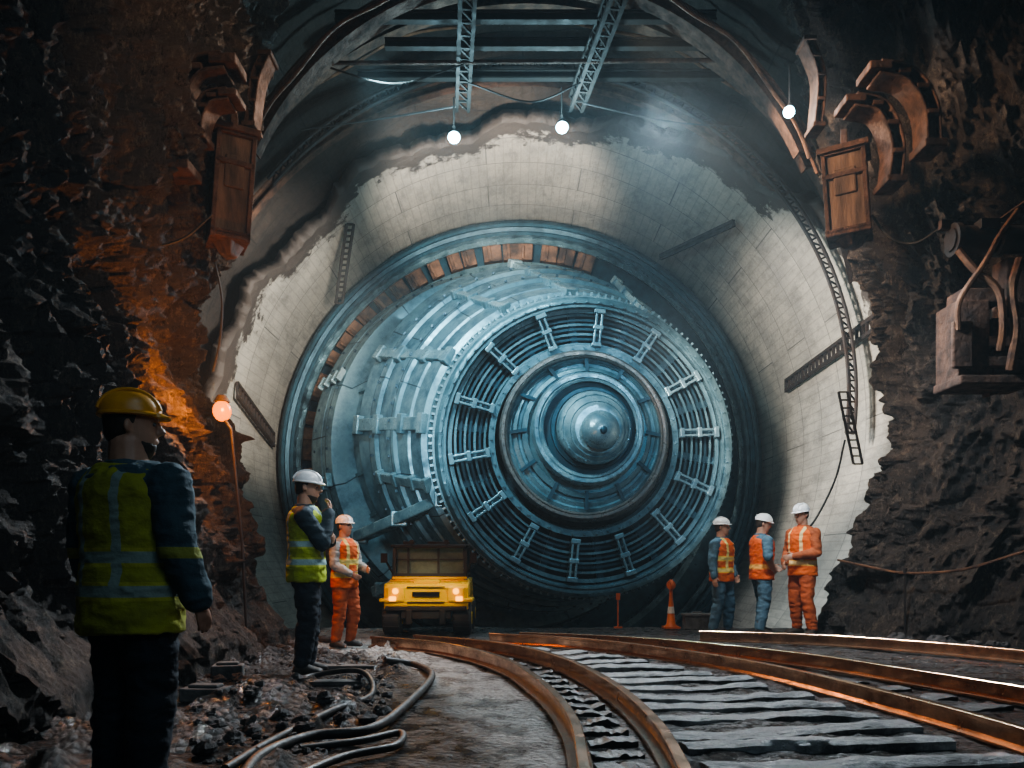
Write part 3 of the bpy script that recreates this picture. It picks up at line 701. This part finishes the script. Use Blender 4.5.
for y_,z_,x0,x1 in((14.35,9.2,-2.6,3.6),(13.4,9.15,-2.0,3.2),(12.5,9.0,-2.6,3.0)):
    b=B().box(((x0+x1)/2,y_,z_+.06),(x1-x0,.12,.03)).box(((x0+x1)/2,y_,z_-.06),(x1-x0,.12,.03)).box(((x0+x1)/2,y_,z_),(x1-x0,.03,.12))
    mk('cross_beam',b,M_beam,label='dark steel cross beam spanning the vault roof',cat='beam',group='roof cross beams')
mk('roof_pipe',B().tube([(-2.9,13.15,8.7),(3.3,13.15,8.75)],.035,8),M_rust,label='straight rusty pipe crossing under the vault roof',cat='pipe',smooth=True)
for pts in ([(-2.9,12.95,8.55),(-1.8,13.0,8.3),(-.75,13.1,8.65)],[(-.7,13.6,8.65),(.3,13.7,8.4),(1.1,13.6,8.65)],[(1.2,14.3,8.7),(2.6,14.4,8.45),(3.9,14.4,8.35)],[(-.95,14.4,8.7),(-2.2,14.5,8.55),(-3.6,14.5,8.35)]):
    mk('hanging_cable',B().tube(spline(pts,10),.016,6),M_rubber,label='sagging black cable slung under the vault roof',cat='cable',smooth=True)

# floodlights
def flood(p,aim,label,s=1.0):
    p=V(p); d=(V(aim)-p).normalized(); E=empty('floodlight',p,label,'floodlight','roof floodlights')
    a=d.cross(V((0,0,1))).normalized(); u=a.cross(d)
    b=B(); secs=[]
    for t,r in((-.20,.05),(-.14,.09),(-.05,.10),(0,.125),(.02,.125)): secs.append((p+d*t*s,a*r*s,u*r*s))
    b.loft(secs,18); mk('lamp_housing',b,M_iron,parent=E,smooth=True)
    secs=[(p+d*(.02+t)*s,a*r*s,u*r*s) for t,r in((0,.12),(.03,.11),(.05,.07),(.055,.01))]
    mk('lamp_lens',B().loft(secs,18),M_lampw,parent=E,smooth=True,label='glowing cool white lens')
    q=p-d*.12*s
    b=B().beam(q+V((0,0,.08))*s,q+V((0,0,.16))*s,.05,.05).tube([q+V((0,0,.1))*s,q+V((0,0,.62))],.012,6)
    mk('mounting_bracket',b,M_beam,parent=E)
L1=W(454,137,14.3);L2=W(562,127,14.3);L3=W(789,112,11.2)
flood(L1,(-.6,11,4),'small floodlight with cool glow hanging from the roof girder',.85)
flood(L2,(.9,11,4),'small floodlight with cool glow hanging from the roof girder',.85)
flood(L3,(2.5,8.5,5.5),'floodlight with cool glow fixed beside the rock portal',.6)

# ---------------------------------------------------------------- bars and cable ladders on lining
def ladder(p0,p1,side,w,n,mat,t=.07):
    p0=V(p0);p1=V(p1);s_=V(side).normalized()*w/2;b=B()
    b.beam(p0-s_,p1-s_,t,t).beam(p0+s_,p1+s_,t,t)
    for i in range(n+1):
        q=p0.lerp(p1,i/n); b.beam(q-s_,q+s_,t*.7,t*.7)
    return b
def on_l(deg,Y,dr=.10):
    a=radians(deg); return V((CX+(RL-dr)*cos(a),Y,CZ+(RL-dr)*sin(a)))
mk('cable_tray',ladder(on_l(14,14.9),on_l(13,20.0),V((0,0,1)),.24,22,M_iron),M_iron,label='dark perforated cable tray bolted to the concrete lining',cat='cable tray')
mk('cable_tray',ladder(on_l(45,18.0,.16),on_l(55,22.0,.16),V((0,.6,1)),.12,10,M_iron,.07),M_beam,label='grey steel strip fixed on the curved lining',cat='cable tray')
mk('cable_tray',ladder(on_l(128,19.4,.14),on_l(134,20.6,.14)-V((0,0,1.0)),V((1,0,0)),.16,14,M_iron,.06),M_beam,label='grey steel strip fixed on the curved lining',cat='cable tray')
mk('cable_tray',ladder(on_l(170,18.8),on_l(176,22.0),V((0,0,1)),.3,14,M_iron),M_iron,label='dark ladder tray bolted low on the lining',cat='cable tray')
mk('wall_ladder',ladder(W(843,392,14.2),W(858,464,14.2),V((1,0,0)),.15,9,M_iron,.035),M_iron,label='short dark steel ladder hanging on the lining',cat='ladder')
mk('hanging_cable',B().tube(spline([W(845,440,14.3),W(835,480,14.2),W(815,520,14.1),W(800,535,14.0)],8),.018,6),M_rubber,label='loose black cable hanging off the lining',cat='cable',smooth=True)

# ---------------------------------------------------------------- wall hung boxes and brackets
def hung_box(x0,x1,y0,y1,Y,dep,label,tilt,roll):
    p=W(x0,y1,Y);q=W(x1,y0,Y); c=(p+q)/2; w=q.x-p.x;h=q.z-p.z
    E=empty('hanging_box',(c.x,Y,p.z),label,'box','hanging timber boxes')
    R=Matrix.Rotation(roll,3,'Y')@Matrix.Rotation(tilt,3,'Z')
    def bx(b,dx,dy,dz,sx,sy,sz): b.box(c+R@V((dx,dy,dz)),(sx,sy,sz),R)
    b=B(); bx(b,0,0,.02*h,w*.84,dep*.84,h*.90); bx(b,0,-dep*.43,h*.12,w*.5,.04,h*.3)
    b.loft([(c+R@V((0,0,-h*.42)),R@V((w*.55,0,0)),R@V((0,dep*.55,0))),(c+R@V((w*.06,0,-h*.60)),R@V((w*.22,0,0)),R@V((0,dep*.3,0)))],4)
    mk('box_body',b,M_wood,parent=E,bevel=.02)
    b=B()
    for sx in(-1,1):
        for sy in(-1,1): bx(b,sx*w*.44,sy*dep*.44,0,.05,.05,h)
    for k in(-.44,.2,.47): bx(b,0,-dep*.45,k*h,w,.05,.06); bx(b,-w*.44,0,k*h,.05,dep,.06); bx(b,w*.44,0,k*h,.05,dep,.06)
    bx(b,0,0,h*.5,w*1.15,dep*1.15,.07); bx(b,0,0,-h*.46,w*1.0,dep*1.0,.07)
    b.beam(c+R@V((0,0,h*.5)),c+V((0,.1,h*.5+.35)),.08,.08); mk('box_frame',b,M_rust,parent=E,bevel=.01)
hung_box(212,250,138,246,9.6,.5,'rust-framed timber box hanging on the rock portal',.45,.07)
hung_box(826,868,155,240,10.6,.5,'rust-framed timber box hanging on the rock portal',-.45,-.07)
def cbr(pts,Y,w,dep,label):
    P=spline([W(x,y,Y) for x,y in pts],8); b=B(); n=len(P); vs=[];fs=[]
    pr=[(-1,-1),(1,-1),(1,-.6),(.3,-.6),(.3,.6),(1,.6),(1,1),(-1,1),(-1,.6),(-.3,.6),(-.3,-.6),(-1,-.6)]; m=len(pr)
    for i,p in enumerate(P):
        d=(P[min(i+1,n-1)]-P[max(i-1,0)]).normalized(); s_=V((d.z,0,-d.x))*w/2
        for a,c in pr: vs.append(p+s_*c+V((0,a*dep/2,0)))
    for i in range(n-1):
        for k in range(m): fs.append((i*m+k,i*m+(k+1)%m,(i+1)*m+(k+1)%m,(i+1)*m+k))
    fs+=[tuple(reversed(range(m))),tuple((n-1)*m+k for k in range(m))]
    b.add(vs,fs); b.box(P[-1],(w*1.4,dep*1.15,w*.5)); b.box(P[0],(w*1.4,dep*1.15,w*.5))
    for k in(n//4,n//2,3*n//4): b.box(P[k],(w*.8,dep*1.05,w*.35))
    mk('curved_bracket',b,M_rust,label=label,cat='bracket',bevel=.015,group='curved steel brackets')
cbr([(228,68),(200,75),(182,105),(176,155),(182,172)],8.9,.20,.35,'heavy curved rusty bracket anchored in rock')
cbr([(232,100),(212,104),(202,122),(200,140)],9.0,.14,.3,'small curved rusty bracket anchored in rock')
cbr([(268,60),(258,85),(252,130)],10.2,.12,.3,'slim curved rusty bracket beside the timber box')
cbr([(850,106),(878,114),(892,148),(890,185)],10.0,.17,.35,'heavy curved rusty bracket anchored in rock')
cbr([(874,74),(905,82),(924,110),(928,150)],9.6,.18,.35,'heavy curved rusty bracket anchored in rock')
cbr([(806,45),(818,80),(815,130)],11.0,.12,.3,'slim curved rusty bracket beside the timber box')
# pump unit on right rock
E=empty('wall_pump_unit',W(985,392,9.3),'grimy dark pump unit with bent pipes mounted on rock','pump')
b=B().box(W(962,345,9.3),(.34,.5,.85)).box(W(985,385,9.3),(.85,.6,.10)).box(W(1000,350,9.3),(.40,.42,.6)).box(W(975,300,9.25),(.45,.36,.16)).box(W(1010,320,9.45),(.25,.3,1.3)).box(W(962,345,9.02),(.22,.06,.5)).box(W(1000,342,9.06),(.28,.06,.12)).box(W(1000,362,9.06),(.28,.06,.12))
mk('pump_casing',b,M_rust,parent=E,bevel=.02)
a_=W(950,240,9.25); b=B().tube([a_,a_+V((.15,0,.0)),a_+V((.9,.05,.02))],[.12,.15,.15],18).tube([a_+V((.02,0,0)),a_+V((.08,0,0))],.18,18).tube([a_+V((.5,.0,0)),a_+V((.56,0,0))],.18,18).box(a_+V((.35,-.1,.12)),(.2,.15,.1))
mk('motor_cylinder',b,M_iron,parent=E,smooth=True)
b=B().tube(spline([W(958,250,9.0),W(975,270,8.95),W(998,290,8.9),W(1003,325,8.9),W(1000,350,9.0)],8),.04,8).tube(spline([W(1018,210,9.0),W(1000,235,8.9),W(985,262,8.9),W(960,300,8.95),W(958,330,9)],8),.03,8).tube(spline([W(1020,260,9.0),W(1012,290,8.9),W(1016,330,8.9),W(1010,370,9.0)],8),.05,8)
mk('bent_pipe',b,M_rustb,parent=E,smooth=True)
mk('support_arm',B().beam(W(1035,200,9.4),W(990,232,9.3),.12,.12).beam(W(985,392,9.5),W(1040,372,9.6),.12,.12).beam(W(940,225,9.3),W(1040,232,9.4),.07,.1),M_rust,parent=E)
for pts,Y,l in(([(60,240),(100,232),(140,246),(180,240),(212,215)],8.9,'slack'),([(215,262),(222,300),(220,340),(213,372)],9.5,'dangling')):
    mk('hanging_cable',B().tube(spline([W(x,y,Y) for x,y in pts],8),.014,6),M_rubber,label=l+' black cable strung along the rock face',cat='cable',smooth=True)
mk('hanging_cable',B().tube(spline([W(872,215,10.4),W(890,238,10.3),W(915,243,10.2),W(945,225,9.6)],8),.014,6),M_rubber,label='slack black cable strung between box and pump',cat='cable',smooth=True)
b=B().tube(spline([W(838,560,11.9),W(865,566,11.3),W(905,573,10.9),W(960,570,10.4),W(1010,556,9.9),W(1060,540,9.7)],10),.016,6)
mk('barrier_rope',b,M_rustb,label='loose sagging rope strung in front of rough rock',cat='rope',smooth=True)
for (px,py,Y) in((905,573,10.9),):
    t=W(px,py,Y); b=B().tube([V((t.x,t.y,-.05)),t+V((0,0,.05))],.014,8).tube([t+V((0,0,.0)),t+V((0,0,.06))],.024,8)
    mk('barrier_post',b,M_iron,label='thin iron post carrying the rope barrier',cat='post')

# ---------------------------------------------------------------- warm lamp on pole
lp=W(222,411,9.3); E=empty('work_lamp',(lp.x+.25,lp.y,0.0),'glowing orange work lamp on thin pole by the rock','work lamp')
mk('lamp_pole',B().tube([lp+V((.1,0,-.2)),V((lp.x+.22,lp.y,1.2)),V((lp.x+.28,lp.y,0.0))],.016,8).tube([lp+V((0,0,-.05)),lp+V((.1,0,-.2))],.018,8),M_iron,parent=E,smooth=True)
mk('lamp_bulb',B().ell(lp,.10,.10,.115),M_lampo,parent=E,smooth=True,label='glowing amber bulb')
b=B().tube([lp+V((0,0,.10)),lp+V((0,0,.17))],[.09,.05],14)
mk('lamp_cap',b,M_iron,parent=E,smooth=True)

# ---------------------------------------------------------------- vehicle
vx,vy=-1.14,11.3
E=empty('utility_loader',(vx,vy+.8,0),'compact yellow utility loader with dark-framed glass cab and amber lamps','loader')
def ve(n,b,m,**k): return mk(n,b,m,parent=E,**k)
def hw(x,y,z): return V((vx+x,vy+y,z))
b=B(); vs=[]
pf=[(.0,.34),(-.03,.42),(-.03,.64),(.0,.70),(.45,.725),(.5,.76),(1.6,.76),(1.6,.34)]
for x in(-.56,.56):
    for i,(y_,z_) in enumerate(pf): vs.append(hw(x*(1 if z_<.73 else .96),y_,z_))
n=len(pf); b.add(vs,[tuple(range(n)),tuple(reversed(range(n,2*n)))]+[(i,i+n,(i+1)%n+n,(i+1)%n) for i in range(n)])
b.box(hw(-.40,-.04,.56),(.24,.05,.20)).box(hw(.40,-.04,.56),(.24,.05,.20))
ve('body',b,M_yellow,bevel=.02)
b=B().box(hw(0,.02,.30),(.66,.16,.14)).box(hw(-.22,-.06,.26),(.08,.10,.2)).box(hw(.22,-.06,.26),(.08,.10,.2)).box(hw(0,-.05,.37),(1.08,.08,.06)); ve('bumper',b,M_iron,bevel=.015)
b=B().box(hw(0,-.045,.56),(.36,.03,.06))
for i in range(3): b.box(hw(0,-.065,.545+i*.018),(.34,.02,.007))
b.box(hw(0,-.045,.655),(.5,.03,.010)); b.box(hw(0,-.045,.455),(.5,.03,.010)); ve('grille',b,M_iron)
b=B().box(hw(0,.47,.765),(1.04,.05,.04)).box(hw(-.50,.2,.48),(.24,.54,.05)).box(hw(.50,.2,.48),(.24,.54,.05)).box(hw(0,.15,.725),(.34,.25,.05)); ve('mudguard',b,M_yellow,bevel=.015)
b=B()
for x in(-.50,.50):
    b.beam(hw(x,.48,.74),hw(x*.97,.52,1.19),.05,.05); b.beam(hw(x,1.45,.74),hw(x*.97,1.4,1.19),.05,.05); b.beam(hw(x,.95,.74),hw(x*.97,.98,1.19),.03,.03)
    b.beam(hw(x,.50,.82),hw(x,1.43,.82),.03,.03)
b.beam(hw(-.50,.50,.81),hw(.50,.50,.81),.04,.04).beam(hw(.12,.50,.78),hw(.12,.52,1.19),.03,.03).beam(hw(-.3,.50,.78),hw(-.3,.52,1.19),.025,.03).beam(hw(-.5,.51,1.02),hw(.5,.51,1.02),.02,.02); ve('cab_frame',b,M_rubber)
ve('windscreen',B().box(hw(0,.54,1.0),(.92,.012,.36)),M_glass)
for x in(-.48,.48): ve('side_window',B().box(hw(x,.98,1.0),(.012,.85,.36)),M_glass)
b=B().box(hw(0,.98,1.21),(1.08,1.05,.045)).box(hw(0,.45,1.20),(1.0,.1,.05)); ve('cab_roof',b,M_iron,bevel=.02)
b=B().box(hw(.1,.8,1.25),(.3,.3,.05)).box(hw(-.3,.6,1.25),(.16,.12,.05)); ve('roof_unit',b,M_iron,bevel=.01)
b=B().box(hw(0,1.05,.80),(.4,.35,.06)).box(hw(0,1.24,.97),(.4,.08,.26)); ve('driver_seat',b,M_rubber,bevel=.02)
for x in(-.40,.40):
    ve('headlamp',B().tube([hw(x,-.055,.60),hw(x,-.09,.60)],[.035,.04],14),M_lampy,smooth=True,label='amber glowing headlamp')
    ve('marker_lamp',B().box(hw(x*1.1,-.07,.50),(.09,.04,.06)),M_lampy,label='amber marker lamp',bevel=.01)
    ve('roof_lamp',B().tube([hw(x*.6,.42,1.26),hw(x*.6,.38,1.26)],.035,12).box(hw(x*.6,.45,1.24),(.03,.06,.05)),M_iron,smooth=True)
for x in(-.47,.47):
    for y_ in(.20,1.3):
        b=B(); c=hw(x,y_,.235)
        b.loft([(c+V((t,0,0)),V((0,r,0)),V((0,0,r))) for t,r in((-.125,.16),(-.12,.20),(-.09,.232),(.09,.232),(.12,.20),(.125,.16))],22)
        for i in range(18):
            a=i*2*pi/18; R=Matrix(((1,0,0),(0,cos(a),-sin(a)),(0,sin(a),cos(a)))); b.box(c+R@V((0,0,.226)),(.21,.03,.02),R)
        w=ve('wheel',b,M_rubber,smooth=True)
        hb=mk('wheel_hub',B().tube([c-V((.132,0,0)),c+V((.132,0,0))],.085,14),M_yellow,parent=w,smooth=True)
for s in(-1,1):
    ve('side_mirror',B().beam(hw(s*.50,.45,.82),hw(s*.60,.35,1.02),.02,.02).box(hw(s*.61,.33,1.04),(.09,.02,.13)),M_iron)

# ---------------------------------------------------------------- small props
g=G(671,628); E=empty('marker_stand',(g.x,g.y,0),'orange safety marker with white band and round flap head','safety marker')
b=B().tube([g+V((0,0,.02)),g+V((0,0,.06)),g+V((0,0,.42)),g+V((0,0,.58))],[.10,.07,.03,.025],14).box(g+V((0,0,.012)),(.24,.24,.03))
mk('cone_body',b,M_orange,parent=E,smooth=True)
mk('reflective_band',B().tube([g+V((0,0,.22)),g+V((0,0,.32))],[.056,.044],14),M_white,parent=E,smooth=True)
b=B().tube([g+V((-.02,0,.64)),g+V((.02,0,.64))],.085,12).beam(g+V((0,0,.55)),g+V((0,0,.72)),.03,.03).tube([g+V((0,-.02,.64)),g+V((0,.02,.64))],.07,12); mk('marker_head',b,M_orange,parent=E,smooth=True)
g=G(697,628); b=B().box(g+V((0,0,.09)),(.40,.25,.2)).box(g+V((0,0,.2)),(.44,.29,.04)).box(g+V((0,0,.235)),(.14,.03,.02)); mk('equipment_case',b,M_block,label='small grey equipment case on the gravel',cat='case',bevel=.01)
g=G(618,628); b=B().tube([g,g+V((0,0,.5))],.012,6).box(g+V((.0,-.01,.47)),(.06,.02,.1)).box(g+V((0,0,.01)),(.12,.12,.02)); mk('survey_stake',b,M_orange,label='thin orange survey stake standing on gravel',cat='stake')
for (px,py,sx,sy,sz,rz) in((228,668,.26,.2,.12,.2),(206,690,.32,.2,.10,-.1)):
    g=G(px,py+8); R=Matrix.Rotation(rz,3,'Z'); b=B().box(g+V((0,0,sz/2-.02)),(sx,sy,sz),R).box(g+V((0,0,sz-.01)),(sx*.7,sy*.6,.03),R)
    mk('masonry_block',b,M_block,label='chipped grey masonry block lying in rubble',cat='block',bevel=.012,group='masonry blocks')
for (px,py,L,rz) in((300,684,1.0,.05),(355,668,.7,-.06)):
    g=G(px,py); R=Matrix.Rotation(rz,3,'Z'); b=B().box(g+V((0,0,.01)),(L,.16,.04),R).box(g+V((0,.02,.03))+R@V((-L*.2,0,0)),(.05,.12,.02),R)
    mk('plank',b,M_block,label='muddy grey plank lying on the ground',cat='plank',bevel=.008,group='ground planks')
def hose(pts,r,l):
    P=[]
    for x,y in pts:
        g=G(x,y,r); g.z=max(0,hf(g.x,g.y))+r*.8; P.append(g)
    mk('hose',B().tube(spline(P,10),r,10),M_hose,label=l,cat='hose',smooth=True,group='ground hoses')
hose([(235,790),(260,755),(310,735),(370,728),(405,705),(432,675),(415,664),(385,666)],.030,'thick muddy hose snaking over wet ground')
hose([(225,768),(268,742),(330,712),(372,694),(360,680),(310,676),(262,694)],.022,'muddy hose curling beside the planks')
hose([(265,790),(340,757),(395,745),(400,732),(360,740),(300,748)],.022,'muddy hose lying in a loop')
def stone(p,s,seed):
    b=B(); b.ell((0,0,0),1,1.0,.7,10,7); vs=[]
    for v in b.v:
        n=noise.noise(v*1.1+V((seed,seed*2,0)))*.6+noise.noise(v*2.7+V((seed,0,3)))*.4
        vs.append(p+V((0,0,s*.35))+v*(1+n)*s)
    b.v=vs; return b
random.seed(3)
spots=[]
def tryspot(g,s):
    for q,r in spots:
        if (q.xy-g.xy).length<(r+s)*1.0: return
    spots.append((g,s))
for i in range(60):
    t=random.random(); 
    p=V((4.0+1.9*t+random.uniform(-.15,.1),11.3-1.3*t+random.uniform(-.35,.1),0))
    if (p-V((3.78,11.5,0))).length>.5: tryspot(p,random.uniform(.03,.12))
for i in range(22): tryspot(V((random.uniform(-2.65,-2.3),random.uniform(8.5,11.2),0)),random.uniform(.05,.10))
for i in range(330):
    px=random.uniform(190,400); py=random.uniform(640,760)
    g=G(px,py)
    if g.x>-.85 or g.x<-2.75: continue
    if min((g-f).length for f in FEET)<.42: continue
    g.z=max(-.02,hf(g.x,g.y)); tryspot(g,random.choice((.018,.022,.026,.03,.04,.06)))
for k,(g,s) in enumerate(spots):
    mk('stone',stone(g-V((0,0,s*.15)),s,k*1.7),M_stone,label='rough dark loose stone on the muddy ground',cat='stone',group='loose stones')

# ---------------------------------------------------------------- lights
def light(t,name,loc,energy,color,aim=None,size=.3,spot=None,blend=.6):
    l=bpy.data.lights.new(name,t); l.energy=energy; l.color=color
    if t=='AREA': l.size=size
    else: l.shadow_soft_size=size
    if t=='SPOT': l.spot_size=radians(spot); l.spot_blend=blend
    o=bpy.data.objects.new(name,l); o.location=V(loc); col.objects.link(o)
    if aim is not None: o.rotation_euler=(V(aim)-V(loc)).to_track_quat('-Z','Y').to_euler()
    return o
cool=(.50,.86,1.0); warm=(1,.66,.42); neutral=(1,.93,.82)
light('POINT','flood_glow',L1+V((0,-.25,-.15)),230,cool,size=.08)
light('POINT','flood_glow',L2+V((0,-.25,-.15)),230,cool,size=.08)
light('POINT','flood_glow',L3+V((-.2,-.3,-.1)),60,(.8,.92,1),size=.08)
light('SPOT','lining_wash',(-.4,14.9,6.6),4200,neutral,(-.6,20.0,10.6),.5,60)
light('SPOT','lining_wash',(1.6,13.4,4.6),3300,(1,.94,.85),(6.4,17.6,4.8),.5,66)
light('SPOT','lining_wash',(1.4,13.3,2.2),1300,(.82,.93,1),(6.0,17.0,1.6),.5,60)
light('SPOT','lining_wash',(-1.6,13.6,5.2),4600,neutral,(-6.2,19.0,6.4),.5,58)
light('SPOT','machine_key',(-2.2,12.2,8.4),3900,(.52,.87,1.0),(-.2,18.5,4.6),.3,58)
light('SPOT','machine_fill',(3.2,11.6,5.2),480,(.30,.70,1.0),(1.6,17,3.0),.5,65)
light('SPOT','drum_side',(-2.2,11.8,3.4),800,(.50,.84,1.0),(-2.4,18.5,3.4),.4,40)
light('POINT','work_lamp_glow',lp+V((.22,-.50,.05)),150,(1,.32,.05),size=.12)
light('SPOT','rock_wash',(-1.2,11.6,6.8),380,warm,(-3.6,8.8,4.8),.15,80)
light('SPOT','rock_wash',(.4,6.5,7.4),420,warm,(-3.4,9.2,5.2),.15,55)
light('SPOT','rock_wash',(2.6,12.6,7.4),750,warm,(4.9,11.2,5.2),.15,90)
light('SPOT','rock_wash',(1.2,9.2,6.8),1000,warm,(5.2,10.8,5.0),.15,70)
light('SPOT','rock_wash',(2.6,8.6,4.6),900,(.72,.82,.90),(5.6,10.4,1.4),.15,85)
light('SPOT','rock_wash',(-.6,12.6,4.5),700,(.55,.78,.95),(-3.2,7.5,3.0),.15,50)
light('SPOT','rock_wash',(.6,2.0,5.5),200,(.50,.72,.92),(-3.2,6.5,3.0),.2,75)
light('SPOT','track_wash',(2.2,12.4,7.5),4300,(.80,.91,1.0),(1.0,6.2,0),.3,75)
light('SPOT','rail_glint',(-2.0,12.4,3.6),260,(1,.55,.25),(1.8,7.5,0),.2,70)
light('SPOT','worker_wash',(1.0,9.2,6.0),460,(1,.90,.76),(3.1,11.7,.9),.3,40)
light('AREA','cavern_fill',(1.5,-.3,5),42,(.45,.68,.86),(-1,7,1.5),3)
light('SPOT','crew_wash',(.3,6.0,4.2),260,(.88,.95,1),(-1.95,8.9,1.2),.3,40)
light('SPOT','crew_wash',(.9,1.6,3.0),18,(.80,.92,1),(-1.64,3.66,1.35),.3,34)
light('SPOT','loader_wash',(-.5,8.6,2.6),300,(1,.88,.60),(-1.15,11.4,.6),.15,20)
w=bpy.data.worlds.new('world'); scene.world=w; w.use_nodes=True
bg=w.node_tree.nodes['Background']; bg.inputs[0].default_value=(.05,.12,.17,1); bg.inputs[1].default_value=.08
vsn=w.node_tree.nodes.new('ShaderNodeVolumeScatter'); vsn.inputs['Color'].default_value=(.75,.92,1,1); vsn.inputs['Density'].default_value=.0030; vsn.inputs['Anisotropy'].default_value=.2
w.node_tree.links.new(vsn.outputs[0],w.node_tree.nodes['World Output'].inputs['Volume'])
try: scene.view_settings.look='AgX - Medium High Contrast'
except Exception: pass

cam=bpy.data.cameras.new('camera'); cam.sensor_width=36; cam.lens=F/1024*36
cam.shift_y=(HY-384)/1024; cam.clip_end=200
co=bpy.data.objects.new('camera',cam); co.location=(0,0,CH); co.rotation_euler=(radians(90),0,0); col.objects.link(co); scene.camera=co
